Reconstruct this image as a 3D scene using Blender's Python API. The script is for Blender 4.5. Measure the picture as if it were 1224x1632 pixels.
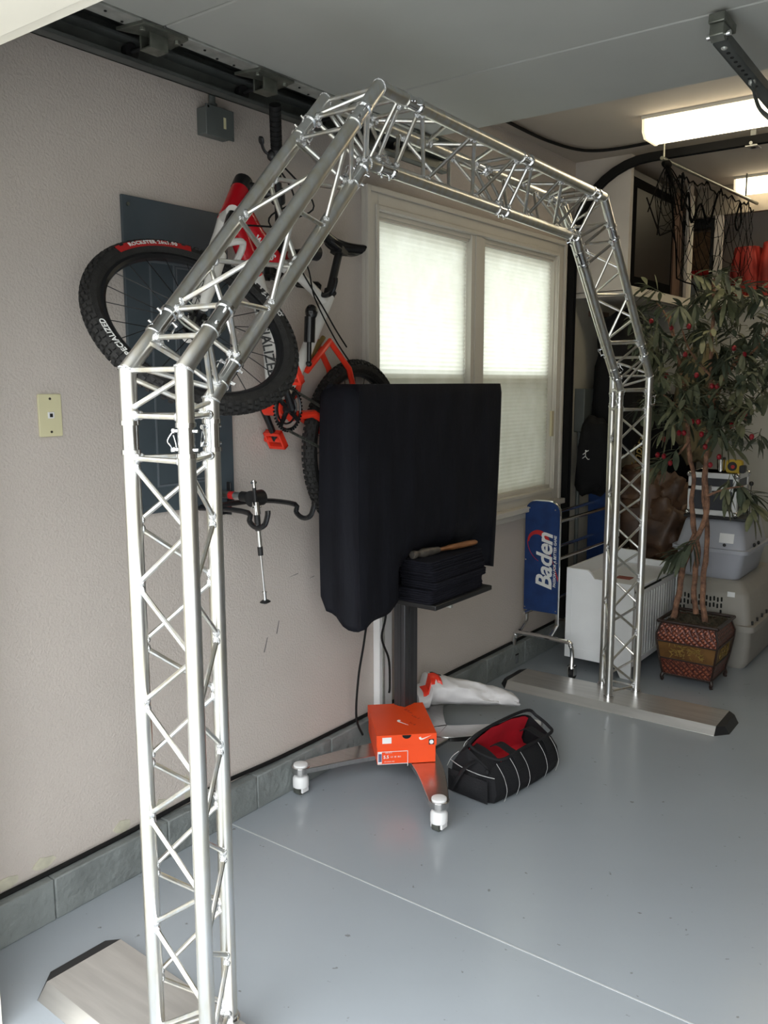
import bpy, bmesh, math, random
import numpy as np
from mathutils import Vector as V, Matrix, noise
S = bpy.context.scene
col = S.collection
for o in list(bpy.data.objects): bpy.data.objects.remove(o)
PI = math.pi
rnd = random.Random(7)

# ------------------------------------------------------------ camera, world, exposure
PITCH, ROLL, YAW, FPX = .149237955, -.00211678663, -.643548038, 1376.90387
CAM = V((2.16, 0, 1.52))
_f = V((math.sin(YAW)*math.cos(PITCH), math.cos(YAW)*math.cos(PITCH), -math.sin(PITCH)))
_r = V((math.cos(YAW), -math.sin(YAW), 0)); _u = _r.cross(_f)
_r2 = _r*math.cos(ROLL)+_u*math.sin(ROLL); _u2 = -_r*math.sin(ROLL)+_u*math.cos(ROLL)
cam = bpy.data.cameras.new('camera'); co = bpy.data.objects.new('camera', cam); col.objects.link(co)
co.matrix_world = Matrix(((_r2.x, _u2.x, -_f.x, CAM.x), (_r2.y, _u2.y, -_f.y, CAM.y), (_r2.z, _u2.z, -_f.z, CAM.z), (0, 0, 0, 1)))
cam.sensor_fit = 'VERTICAL'; cam.sensor_height = 36; cam.lens = FPX/1632*36; cam.clip_start = .02
S.camera = co
S.view_settings.view_transform = 'Standard'; S.view_settings.look = 'None'
S.view_settings.exposure = 0.0; S.view_settings.gamma = 1; S.view_settings.use_curve_mapping = False
w = bpy.data.worlds.new('overcast'); S.world = w; w.use_nodes = True
bg = w.node_tree.nodes['Background']; bg.inputs[0].default_value = (.93, .97, 1, 1); bg.inputs[1].default_value = 7.6
_nt = w.node_tree; _tc = _nt.nodes.new('ShaderNodeTexCoord'); _sx = _nt.nodes.new('ShaderNodeSeparateXYZ'); _rp = _nt.nodes.new('ShaderNodeValToRGB')
_nt.links.new(_tc.outputs['Generated'], _sx.inputs[0]); _nt.links.new(_sx.outputs['Z'], _rp.inputs[0]); _nt.links.new(_rp.outputs[0], bg.inputs[0])
_rp.color_ramp.elements[0].position = .03; _rp.color_ramp.elements[0].color = (.30, .31, .30, 1)      # houses and trees along the street
_rp.color_ramp.elements[1].position = .55; _rp.color_ramp.elements[1].color = (.95, .98, 1, 1)
_e = _rp.color_ramp.elements.new(.22); _e.color = (.56, .59, .60, 1)

def at(u, v, ax, val):
    d = _r2*((u-612)/FPX) + _u2*(-(v-816)/FPX) + _f
    return CAM + d*((val-CAM[ax])/d[ax])

# ------------------------------------------------------------ materials
def nd(nt, t, **k):
    n = nt.nodes.new(t)
    for a, b in k.items(): setattr(n, a, b)
    return n
def mat(name, c, rough=.6, metal=0., var=0., scale=8., bump=0., bscale=60., c2=None, stretch=None, spec=.5, sheen=0., rvar=0., lo=.35, hi=.65):
    m = bpy.data.materials.new(name); m.use_nodes = True; nt = m.node_tree; b = nt.nodes['Principled BSDF']
    b.inputs['Base Color'].default_value = (*c, 1); b.inputs['Roughness'].default_value = rough
    b.inputs['Metallic'].default_value = metal; b.inputs['Specular IOR Level'].default_value = spec
    tc = nd(nt, 'ShaderNodeTexCoord'); vec = tc.outputs['Object']
    if stretch:
        mp = nd(nt, 'ShaderNodeMapping'); mp.inputs['Scale'].default_value = stretch
        nt.links.new(vec, mp.inputs[0]); vec = mp.outputs[0]
    if var or c2:
        n = nd(nt, 'ShaderNodeTexNoise'); n.inputs['Scale'].default_value = scale; n.inputs['Detail'].default_value = 6
        nt.links.new(vec, n.inputs['Vector'])
        r = nd(nt, 'ShaderNodeValToRGB'); r.color_ramp.elements[0].position = lo; r.color_ramp.elements[1].position = hi
        if c2 is None: c2 = [x*(1-var) for x in c]
        r.color_ramp.elements[0].color = (*c2, 1); r.color_ramp.elements[1].color = (*c, 1)
        nt.links.new(n.outputs[0], r.inputs[0]); nt.links.new(r.outputs[0], b.inputs['Base Color'])
        if rvar:
            mr = nd(nt, 'ShaderNodeMapRange'); mr.inputs[3].default_value = rough-rvar; mr.inputs[4].default_value = rough+rvar
            nt.links.new(n.outputs[0], mr.inputs[0]); nt.links.new(mr.outputs[0], b.inputs['Roughness'])
    if bump:
        n2 = nd(nt, 'ShaderNodeTexNoise'); n2.inputs['Scale'].default_value = bscale; n2.inputs['Detail'].default_value = 4
        nt.links.new(vec, n2.inputs['Vector'])
        bp = nd(nt, 'ShaderNodeBump'); bp.inputs['Strength'].default_value = bump; bp.inputs['Distance'].default_value = .01
        nt.links.new(n2.outputs[0], bp.inputs['Height']); nt.links.new(bp.outputs[0], b.inputs['Normal'])
    return m
def emit(name, c, s):
    m = bpy.data.materials.new(name); m.use_nodes = True; nt = m.node_tree; b = nt.nodes['Principled BSDF']
    b.inputs['Base Color'].default_value = (*c, 1); b.inputs['Emission Color'].default_value = (*c, 1); b.inputs['Emission Strength'].default_value = s
    b.inputs['Roughness'].default_value = .4
    return m
M_wall = mat('wall_paint', (.58, .52, .475), .85, var=.06, scale=2.2, bump=.35, bscale=130)
M_rwall = mat('right_wall_boards', (.22, .19, .16), .8, var=.2)
M_wallgrey = mat('wall_grey_paint', (.50, .47, .39), .85, var=.25, scale=3, bump=.25, bscale=90)
M_ceil = mat('ceiling_paint', (.46, .41, .36), .9, var=.04, scale=3)
M_loftw = mat('loft_paint', (.55, .51, .47), .85, var=.05)
M_backw = mat('back_wall_paint', (.50, .50, .47), .85, var=.05)
M_cream = mat('cream_paint', (.80, .76, .66), .45, var=.04, scale=4)
M_trimw = mat('window_trim', (.62, .585, .52), .5, var=.05, scale=5)
M_curb = mat('kerb_paint', (.225, .245, .24), .6, var=.25, scale=7, bump=1., bscale=28)
M_blackcord = mat('black_rubber', (.010, .010, .010), .7, var=.2, spec=.2)
M_net = mat('net_cord', (.004, .004, .004), .95, var=.2, spec=.05)
M_door = mat('garage_door_skin', (.37, .375, .35), .55, var=.06, scale=2.5)
M_seam = mat('door_seam', (.30, .31, .29), .6)
M_galv = mat('galvanized', (.50, .51, .48), .45, .6, var=.25, scale=25)
M_track = mat('track_steel', (.13, .14, .135), .5, .6, var=.3, scale=12)
M_hinge = mat('hinge_steel', (.22, .23, .20), .4, .8, var=.3, scale=30)
M_alu = mat('aluminium_tube', (.72, .73, .74), .33, 1., c2=(.66, .63, .55), scale=14, stretch=(3, 3, .6))
M_weld = mat('weld_bead', (.85, .86, .87), .22, 1., var=.2, scale=120, bump=.5, bscale=400)
M_coup = mat('coupler_metal', (.80, .81, .82), .16, 1., var=.15, scale=40)
M_pin = mat('pin_metal', (.85, .86, .88), .15, 1., var=.1)
M_plate = mat('base_plate_metal', (.66, .64, .61), .36, .75, var=.14, scale=6, stretch=(.6, 8, 1))
M_chrome = mat('chrome', (.80, .80, .80), .12, 1., var=.08)
M_steel = mat('brushed_steel', (.62, .61, .60), .24, 1., var=.12, scale=20, stretch=(1, 6, 1))
M_black = mat('black_plastic', (.015, .015, .016), .45, var=.3)
M_blackgl = mat('black_gloss', (.012, .012, .013), .18, var=.2)
M_cloth = mat('black_cloth', (.011, .0115, .016), .62, var=.3, scale=6, bump=.3, bscale=18, stretch=(2, 2, .6), spec=.14)
M_felt = mat('black_felt', (.010, .010, .016), .9, var=.3, bump=.3, bscale=200, spec=.2)
M_post = mat('post_grey', (.075, .075, .08), .35, .5, var=.15)
M_white = mat('white_plastic', (.82, .82, .82), .4, var=.03)
M_whitef = mat('white_furniture_paint', (.93, .94, .95), .4, var=.03)
M_tire = mat('tyre_rubber', (.022, .021, .020), .75, var=.4, scale=40, bump=.3, bscale=150)
M_rim = mat('rim_black', (.02, .02, .022), .3, .3, var=.2)
M_spoke = mat('spoke_black', (.02, .02, .02), .4, .5, var=.2)
M_red = mat('red_paint', (.62, .008, .018), .22, var=.12, scale=8)
M_redo = mat('red_orange_paint', (.85, .045, .02), .25, var=.1, scale=8)
M_bwhite = mat('bike_white', (.80, .78, .74), .3, var=.05)
M_txtw = mat('white_print', (.80, .80, .78), .6, var=.04)
M_txtk = mat('black_print', (.02, .02, .02), .6, var=.1)
M_txtg = mat('gold_print', (.65, .50, .20), .6, var=.1)
M_blue = mat('blue_panel', (.012, .045, .17), .5, var=.3, scale=14, spec=.4)
M_swred = mat('swoosh_red', (.55, .02, .02), .5, var=.1)
M_orange = mat('orange_card', (.90, .075, .008), .45, var=.08, scale=5)
M_ivory = mat('ivory_plate', (.70, .655, .42), .4, var=.04)
M_screw = mat('screw', (.12, .11, .09), .4, .7, var=.2)
M_panel = mat('grey_panel', (.065, .085, .10), .5, var=.18, scale=6)
M_ebox = mat('electrical_grey', (.13, .145, .14), .5, .2, var=.15)
M_bag = mat('bag_black', (.012, .012, .014), .8, var=.3, bump=.3, bscale=250, spec=.3)
M_bagred = mat('bag_red', (.55, .01, .025), .7, var=.2, scale=12)
M_paperw = mat('bag_white', (.72, .70, .70), .5, var=.06)
M_wood = mat('hammer_wood', (.30, .13, .05), .5, c2=(.16, .06, .02), scale=20, stretch=(1, 1, 8))
M_ham = mat('hammer_steel', (.17, .15, .13), .5, .6, var=.4, scale=40)
M_bark = mat('bark', (.33, .17, .10), .8, c2=(.12, .06, .04), scale=30, bump=.8, bscale=60)
M_leaf = mat('leaf_green', (.105, .122, .075), .6, c2=(.045, .06, .038), scale=12)
M_leaf2 = mat('leaf_pale', (.20, .20, .115), .6, c2=(.09, .105, .055), scale=12)
M_berry = mat('berry_red', (.28, .006, .016), .35, var=.3)
M_moss = mat('moss', (.13, .10, .065), .95, c2=(.05, .045, .03), scale=60, bump=1, bscale=120)
M_potd = mat('pot_dark', (.030, .014, .010), .4, var=.4, scale=30)
M_crateu = mat('crate_bluegrey', (.40, .41, .46), .55, var=.06)
M_cratel = mat('crate_taupe', (.31, .29, .26), .6, var=.08)
M_hole = mat('hole_dark', (.006, .006, .006), .9, var=.1)
M_leather = mat('brown_leather', (.14, .075, .04), .5, c2=(.05, .028, .02), scale=6, bump=.5, bscale=20)
M_khaki = mat('khaki_cloth', (.24, .20, .11), .9, c2=(.14, .11, .06), scale=9, bump=.4, bscale=12)
M_darkcl = mat('dark_garment', (.012, .012, .013), .9, var=.3, bump=.5, bscale=14, spec=.2)
M_wood2 = mat('board_wood', (.15, .09, .06), .6, c2=(.09, .05, .035), scale=8, stretch=(8, 8, 1))
M_redcl = mat('red_bundle_cloth', (.36, .022, .012), .7, c2=(.16, .008, .006), scale=8, bump=.4, bscale=14)
M_yellow = mat('tape_yellow', (.60, .40, .02), .4, var=.1)
M_tan = mat('tan_weave', (.20, .12, .06), .8, var=.4, scale=40)
M_grass = mat('concrete_drive', (.34, .34, .33), .9, var=.15, scale=1.5)

# floor: painted concrete, with a saw-cut joint across at y = 1.93 and grime speckles
M_floor = mat('floor_paint', (.34, .372, .402), .23, var=.14, scale=1.6, bump=.06, bscale=9, spec=.5, lo=.15, hi=.85)
nt = M_floor.node_tree; b = nt.nodes['Principled BSDF']; tc = nd(nt, 'ShaderNodeTexCoord')
n = nd(nt, 'ShaderNodeTexNoise'); n.inputs['Scale'].default_value = 38; n.inputs['Detail'].default_value = 3
nt.links.new(tc.outputs['Object'], n.inputs['Vector'])
r = nd(nt, 'ShaderNodeValToRGB'); r.color_ramp.elements[0].position = .72; r.color_ramp.elements[1].position = .77
r.color_ramp.elements[0].color = (0, 0, 0, 1); r.color_ramp.elements[1].color = (.6, .6, .6, 1)
nt.links.new(n.outputs[0], r.inputs[0])
mx = nd(nt, 'ShaderNodeMix', data_type='RGBA'); src = b.inputs['Base Color'].links[0].from_socket
nt.links.new(r.outputs[0], mx.inputs[0]); nt.links.new(src, mx.inputs[6]); mx.inputs[7].default_value = (.10, .09, .08, 1)
nt.links.new(mx.outputs[2], b.inputs['Base Color'])

# blinds: pleated translucent fabric
M_blind = bpy.data.materials.new('pleated_blind'); M_blind.use_nodes = True; nt = M_blind.node_tree
for x in list(nt.nodes):
    if x.type != 'OUTPUT_MATERIAL': nt.nodes.remove(x)
out = [x for x in nt.nodes if x.type == 'OUTPUT_MATERIAL'][0]
df = nd(nt, 'ShaderNodeBsdfDiffuse'); tl = nd(nt, 'ShaderNodeBsdfTranslucent'); ms = nd(nt, 'ShaderNodeMixShader'); ms.inputs[0].default_value = .46
tc = nd(nt, 'ShaderNodeTexCoord'); nz = nd(nt, 'ShaderNodeTexNoise'); nz.inputs['Scale'].default_value = 9; nz.inputs['Detail'].default_value = 5
rp = nd(nt, 'ShaderNodeValToRGB'); rp.color_ramp.elements[0].color = (.84, .84, .75, 1); rp.color_ramp.elements[1].color = (.95, .95, .88, 1)
rp.color_ramp.elements[0].position = .3; rp.color_ramp.elements[1].position = .7
nt.links.new(tc.outputs['Object'], nz.inputs['Vector']); nt.links.new(nz.outputs[0], rp.inputs[0])
nt.links.new(rp.outputs[0], df.inputs[0]); nt.links.new(rp.outputs[0], tl.inputs[0])
nt.links.new(df.outputs[0], ms.inputs[1]); nt.links.new(tl.outputs[0], ms.inputs[2]); nt.links.new(ms.outputs[0], out.inputs[0])
def transp(name, c, gl=.05):
    m = bpy.data.materials.new(name); m.use_nodes = True; nt = m.node_tree
    for x in list(nt.nodes):
        if x.type != 'OUTPUT_MATERIAL': nt.nodes.remove(x)
    out = [x for x in nt.nodes if x.type == 'OUTPUT_MATERIAL'][0]
    t = nd(nt, 'ShaderNodeBsdfTransparent'); t.inputs[0].default_value = (*c, 1)
    g = nd(nt, 'ShaderNodeBsdfGlossy'); g.inputs['Roughness'].default_value = .03
    ms = nd(nt, 'ShaderNodeMixShader'); ms.inputs[0].default_value = gl
    nt.links.new(t.outputs[0], ms.inputs[1]); nt.links.new(g.outputs[0], ms.inputs[2]); nt.links.new(ms.outputs[0], out.inputs[0])
    return m
M_glass = transp('window_glass', (.95, .97, .96)); M_screen = transp('insect_screen', (.42, .42, .40), .0)
M_lens = emit('lamp_diffuser', (1, .86, .60), 7.0)

# pot weave material: herringbone of copper strips
def weave_mat():
    m = mat('pot_weave', (.20, .055, .03), .28, .3)
    nt = m.node_tree; b = nt.nodes['Principled BSDF']; tc = nd(nt, 'ShaderNodeTexCoord')
    mp = nd(nt, 'ShaderNodeMapping'); mp.inputs['Rotation'].default_value = (0, PI/4, PI/4); mp.inputs['Scale'].default_value = (1, 1, 1)
    ck = nd(nt, 'ShaderNodeTexVoronoi'); ck.distance = 'CHEBYCHEV'; ck.inputs['Scale'].default_value = 62; ck.inputs['Randomness'].default_value = .22
    nt.links.new(tc.outputs['Object'], mp.inputs[0]); nt.links.new(mp.outputs[0], ck.inputs['Vector'])
    r = nd(nt, 'ShaderNodeValToRGB'); r.color_ramp.elements[0].color = (.34, .10, .05, 1); r.color_ramp.elements[1].color = (.05, .012, .01, 1)
    r.color_ramp.elements[0].position = .1; r.color_ramp.elements[1].position = .5
    nt.links.new(ck.outputs['Distance'], r.inputs[0]); nt.links.new(r.outputs[0], b.inputs['Base Color'])
    bp = nd(nt, 'ShaderNodeBump'); bp.invert = True; bp.inputs['Strength'].default_value = .9; bp.inputs['Distance'].default_value = .006
    nt.links.new(ck.outputs['Distance'], bp.inputs['Height']); nt.links.new(bp.outputs[0], b.inputs['Normal'])
    return m
M_weave = weave_mat()
M_potgold = mat('pot_gold_band', (.20, .10, .03), .4, .3, c2=(.10, .045, .015), scale=10)
M_goldleaf = mat('gold_leaf_relief', (.34, .22, .06), .35, .5, var=.3, scale=30)

# ------------------------------------------------------------ mesh builder
PW = {}
def tag(o, label=None, cat=None, group=None, kind=None):
    if label: o['label'] = label
    if cat: o['category'] = cat
    if group: o['group'] = group
    if kind: o['kind'] = kind
    return o
def thing(name, loc, label, cat, group=None):
    o = bpy.data.objects.new(name, None); o.empty_display_size = .05; col.objects.link(o); o.location = loc; PW[o.name] = V(loc)
    return tag(o, label, cat, group)
def perp(d):
    d = d.normalized(); a = V((0, 0, 1)) if abs(d.z) < .9 else V((1, 0, 0))
    x = d.cross(a).normalized(); return x, d.cross(x).normalized()
class MB:
    def __init__(s, M=None): s.v = []; s.f = []; s.M = M or Matrix()
    def add(s, vs, fs, M=None):
        k = len(s.v); T = s.M if M is None else s.M @ M
        s.v += [T @ V(x) for x in vs]; s.f += [tuple(i+k for i in f) for f in fs]; return s
    def box(s, a, b, M=None):
        (x0, y0, z0), (x1, y1, z1) = a, b
        return s.add([(x0, y0, z0), (x1, y0, z0), (x1, y1, z0), (x0, y1, z0), (x0, y0, z1), (x1, y0, z1), (x1, y1, z1), (x0, y1, z1)],
                     [(0, 3, 2, 1), (4, 5, 6, 7), (0, 1, 5, 4), (1, 2, 6, 5), (2, 3, 7, 6), (3, 0, 4, 7)], M)
    def tube(s, path, r, n=12, cap=True, closed=False, M=None, flat=None):
        P = [V(p) for p in path]; m = len(P); R = r if hasattr(r, '__len__') else [r]*m
        vs = []; fs = []; x = None
        for i, p in enumerate(P):
            if closed: d = P[(i+1) % m]-P[i-1]
            else: d = (P[min(i+1, m-1)]-P[max(i-1, 0)])
            d.normalize()
            if x is None: x, y = perp(d)
            else:
                x = (x-d*x.dot(d)).normalized(); y = d.cross(x)
            # mitre scale at bends
            sc = 1.
            for k in range(n):
                a = 2*PI*k/n; vs.append(p+(x*math.cos(a)+y*math.sin(a)*(flat or 1))*R[i]*sc)
        seg = m if closed else m-1
        for i in range(seg):
            for k in range(n):
                j = (i+1) % m
                fs.append((i*n+k, i*n+(k+1) % n, j*n+(k+1) % n, j*n+k))
        if cap and not closed:
            fs.append(tuple(range(n))[::-1]); fs.append(tuple((m-1)*n+k for k in range(n)))
        return s.add(vs, fs, M)
    def cyl(s, a, b, r, r2=None, n=16, M=None): return s.tube([a, b], [r, r if r2 is None else r2], n, M=M)
    def prism(s, poly, z0, z1, M=None):
        n = len(poly); vs = [(x, y, z0) for x, y in poly]+[(x, y, z1) for x, y in poly]
        fs = [tuple(range(n))[::-1], tuple(range(n, 2*n))]+[(i, (i+1) % n, n+(i+1) % n, n+i) for i in range(n)]
        return s.add(vs, fs, M)
    def grid(s, fn, nu, nv, M=None, cu=False):
        vs = [fn(i/(nu if cu else nu-1), j/(nv-1)) for i in range(nu) for j in range(nv)]
        fs = [(i*nv+j, ((i+1) % nu)*nv+j, ((i+1) % nu)*nv+j+1, i*nv+j+1) for i in range(nu if cu else nu-1) for j in range(nv-1)]
        return s.add(vs, fs, M)
    def ball(s, c, r, n=10, m=8, M=None):
        c = V(c); r = r if hasattr(r, '__len__') else (r, r, r)
        vs = [c-V((0, 0, r[2]))]; fs = []
        for i in range(1, m):
            t = -PI/2+PI*i/m
            for k in range(n): vs.append(c+V((math.cos(t)*math.cos(2*PI*k/n)*r[0], math.cos(t)*math.sin(2*PI*k/n)*r[1], math.sin(t)*r[2])))
        vs.append(c+V((0, 0, r[2])))
        for k in range(n): fs.append((0, 1+(k+1) % n, 1+k)); fs.append((len(vs)-1, 1+(m-2)*n+k, 1+(m-2)*n+(k+1) % n))
        for i in range(m-2):
            for k in range(n): a = 1+i*n; fs.append((a+k, a+(k+1) % n, a+n+(k+1) % n, a+n+k))
        return s.add(vs, fs, M)
    def ring(s, c, ax, R, r, n=40, k=10, M=None, a0=0, a1=2*PI, rx=None):
        c = V(c); x, y = perp(V(ax)); closed = abs(a1-a0-2*PI) < 1e-6
        if rx is not None: x = V(rx).normalized(); y = V(ax).normalized().cross(x)
        P = [c+(x*math.cos(a0+(a1-a0)*i/n)+y*math.sin(a0+(a1-a0)*i/n))*R for i in range(n if closed else n+1)]
        return s.tube(P, r, k, closed=closed, M=M)
    def text(s, t, size, M, ext=.0006, bend=None, shear=0, bold=0., align='CENTER', sp=1.):
        c = bpy.data.curves.new('t', 'FONT'); c.body = t; c.size = size; c.extrude = ext; c.align_x = align; c.align_y = 'CENTER'; c.shear = shear; c.offset = bold; c.space_character = sp; c.resolution_u = 3
        o = bpy.data.objects.new('t', c); me = bpy.data.meshes.new_from_object(o)
        vs = [V(v.co) for v in me.vertices]; fs = [tuple(p.vertices) for p in me.polygons]
        if bend: vs = [V(((bend+v.y)*math.sin(v.x/bend), (bend+v.y)*math.cos(v.x/bend), v.z)) for v in vs]
        bpy.data.objects.remove(o); bpy.data.curves.remove(c); bpy.data.meshes.remove(me)
        return s.add(vs, fs, M)
    m2 = None; k2 = 0
    def pieces(s):
        par = list(range(len(s.v)))
        def fd(a):
            while par[a] != a: par[a] = par[par[a]]; a = par[a]
            return a
        for f in s.f:
            for i in f[1:]: par[fd(i)] = fd(f[0])
        gr = {}
        for f in s.f: gr.setdefault(fd(f[0]), []).append(f)
        for fs in gr.values():
            ids = sorted({i for f in fs for i in f}); mp = {a: b for b, a in enumerate(ids)}
            q = MB(); q.v = [s.v[i] for i in ids]; q.f = [tuple(mp[i] for i in f) for f in fs]; yield q
    def build(s, name, m, parent=None, bevel=0, smooth=True, origin=None, ang=35, sub=0, weld=False, split=False):
        if split:
            o = None
            for q in s.pieces(): o = q.build(name, m, parent, bevel, smooth, None, ang, sub, weld)
            return o
        me = bpy.data.meshes.new(name)
        a = np.array([tuple(v) for v in s.v]); lo, hi = a.min(0), a.max(0)
        c = V(((lo[0]+hi[0])/2, (lo[1]+hi[1])/2, lo[2])) if origin is None else V(origin)
        me.from_pydata([tuple(V(v)-c) for v in s.v], [], s.f)
        if weld:
            bm = bmesh.new(); bm.from_mesh(me); bmesh.ops.remove_doubles(bm, verts=bm.verts, dist=1e-4); bmesh.ops.recalc_face_normals(bm, faces=bm.faces); bm.to_mesh(me); bm.free()
        me.update(); me.materials.append(m)
        if s.m2:
            me.materials.append(s.m2)
            for p_ in me.polygons[s.k2:]: p_.material_index = 1
        if smooth:
            me.polygons.foreach_set('use_smooth', [True]*len(me.polygons)); me.set_sharp_from_angle(angle=math.radians(ang))
        o = bpy.data.objects.new(name, me); col.objects.link(o); PW[o.name] = c
        if parent is not None: o.parent = parent; o.location = c-PW[parent.name]
        else: o.location = c
        if bevel:
            b = o.modifiers.new('bevel', 'BEVEL'); b.width = bevel; b.segments = 2; b.limit_method = 'ANGLE'; b.angle_limit = math.radians(40)
        if sub:
            q = o.modifiers.new('sub', 'SUBSURF'); q.levels = q.render_levels = sub
        return o
def frame(o, x, y, z=None):
    x = V(x).normalized(); y = (V(y)-x*V(y).dot(x)).normalized(); z = x.cross(y) if z is None else V(z)
    o = V(o); return Matrix(((x.x, y.x, z.x, o.x), (x.y, y.y, z.y, o.y), (x.z, y.z, z.z, o.z), (0, 0, 0, 1)))
def struct(name, mb, m, parent=None, **k):
    o = mb.build(name, m, parent, **k)
    if parent is None: o['kind'] = 'structure'
    return o
def bez(P, n=8):
    P = [V(p) for p in P]; out = []
    for i in range(len(P)-1):
        a, b = P[i], P[i+1]; p = P[i-1] if i else a; q = P[i+2] if i+2 < len(P) else b
        for k in range(n):
            t = k/n; out.append(.5*((2*a)+(b-p)*t+(2*p-5*a+4*b-q)*t*t+(3*a-p-3*b+q)*t**3))
    return out+[P[-1]]
def rrect(x0, y0, x1, y1, r, n=4):
    out = []
    for cx, cy, a in ((x1-r, y0+r, -PI/2), (x1-r, y1-r, 0), (x0+r, y1-r, PI/2), (x0+r, y0+r, PI)):
        out += [(cx+r*math.cos(a+PI/2*k/n), cy+r*math.sin(a+PI/2*k/n)) for k in range(n+1)]
    return out
X_, Y_, Z_ = V((1, 0, 0)), V((0, 1, 0)), V((0, 0, 1))

# ------------------------------------------------------------ room shell
struct('floor', MB().box((-.3, .3, -.12), (3.5, 6.6, 0)), M_floor, smooth=False)
struct('trim_1', MB().box((.035, 1.9275, -.001), (3.3, 1.9320, .0012)), mat('joint_grey', (.46, .48, .49), .5), smooth=False)   # joint across the floor
struct('ground_drive', MB().box((-6, -9, -.14), (9, .3, -.01)), M_grass, smooth=False)
struct('ground_side', MB().box((-6, .3, -.14), (-.3, 9, -.01)), M_grass, smooth=False)
WY0, WY1, WZ0, WZ1 = 2.80, 4.44, .93, 2.19
wl = MB()
wl.box((-.14, .6, -.02), (0, WY0, 2.8)); wl.box((-.14, WY1, -.02), (0, 6.5, 2.8)); wl.box((-.14, WY0, -.02), (0, WY1, WZ0)); wl.box((-.14, WY0, WZ1), (0, WY1, 2.8))
struct('wall_left', wl, M_wall, smooth=False)
struct('wall_right', MB().box((3.3, .6, -.02), (3.44, 6.5, 2.8)), M_rwall, smooth=False)
struct('wall_back', MB().box((0, 6.42, -.02), (3.3, 6.56, 2.8)), M_loftw, smooth=False)
struct('ceiling', MB().box((-.14, .6, 2.72), (3.44, 6.56, 2.86)), M_ceil, smooth=False)
# front: opening to the drive
wf = MB(); wf.box((-.14, .60, 2.13), (3.44, .93, 2.8))
wf.box((0, .6, -.02), (.33, .93, 2.13)); wf.box((2.80, .6, -.02), (3.44, .93, 2.13))
struct('wall_front', wf, M_cream, smooth=False)
ht = MB(); ht.box((.33, .60, 2.105), (2.8, .66, 2.13)); ht.box((.33, .80, 2.112), (2.8, .885, 2.13))
struct('trim_2', ht, M_cream, smooth=False, bevel=.003)
# painted kerb at the foot of the wall, with block joints
cb = MB()
ys = [.93, 1.255, 1.66, 2.06, 2.47, 2.88, 3.28, 3.69, 4.10, 4.6]
for i in range(len(ys)-1):
    cb.box((0, ys[i]+.0015, 0), (.045, ys[i+1]-.0015, .125))
struct('baseboard_left', cb, M_curb, bevel=.004)
gp = MB(); P = [(.012, .95, .131), (.012, 1.45, .132), (.012, 1.60, .136), (.014, 1.9, .146), (.012, 2.3, .132), (.012, 3.2, .133), (.012, 4.55, .132)]
gp.tube(bez(P, 6), .0075, 8)
tag(gp.build('kerb_gap_strip', M_blackcord), 'long black strip standing in for the shaded gap above the grey kerb along the left wall', 'cable')  # dark strip stands in for the shaded gap between kerb and wall
# chipped plaster patches above the kerb
cp = MB()
for (y, z, sy, sz) in ((1.13, .155, .05, .018), (1.25, .16, .035, .02), (1.52, .155, .03, .02), (1.78, .175, .015, .05), (1.67, .165, .03, .02)):
    cp.prism([(y+sy*math.cos(a)*rnd.uniform(.7, 1.2), z+sz*math.sin(a)*rnd.uniform(.7, 1.2)) for a in [k*PI/5 for k in range(10)]], .0005, .0025, frame((0, 0, 0), Y_, Z_))
struct('trim_3', cp, mat('chipped_plaster', (.60, .57, .45), .9, var=.2, scale=30), smooth=False)
# far-left fin wall and storage loft structure
lw = MB()
lw.box((.0, 4.66, 2.01), (.32, 4.70, 2.72))                     # fin facing the camera
lw.box((0, 4.66, 1.985), (.335, 5.78, 2.015))                    # loft deck along the left wall
lw.box((.0, 5.75, 1.985), (3.3, 6.42, 2.015))                    # loft deck along the back wall
lw.box((.315, 5.60, 2.015), (.335, 5.66, 2.72))                  # cream post
lw.box((.45, 5.74, 2.015), (.50, 5.76, 2.56))

struct('wall_loft', lw, M_loftw, smooth=False)
struct('trim_7', MB().box((.335, 5.735, 2.545), (3.3, 5.785, 2.719)), mat('fascia_shade', (.27, .235, .19), .8, var=.1), smooth=False)  # fascia colour darkened to carry the shade of its recess
struct('trim_4', MB().box((.320, 4.655, 1.985), (.345, 5.66, 2.035)).box((.345, 5.735, 1.975), (3.3, 5.765, 2.03)).box((.322, 5.66, 2.035), (.345, 5.64, 2.66)), M_cream, smooth=False)
lb = MB(); lb.box((0.0, 5.75, 0), (3.3, 5.80, 1.985))
struct('wall_alcove', lb, M_backw, smooth=False)
struct('trim_5', MB().box((.60, 5.742, 1.128), (2.2, 5.75, 1.148)).box((.60, 5.743, 0), (2.2, 5.75, .10)), M_seam, smooth=False)
lg = MB(); lg.box((0, 4.665, .125), (.006, 5.75, 1.985))
struct('wall_corner', lg, M_wallgrey, smooth=False)

struct('roof_eave', MB().box((-.75, .6, 2.50), (-.14, 6.5, 2.62)), M_cream, smooth=False)
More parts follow.
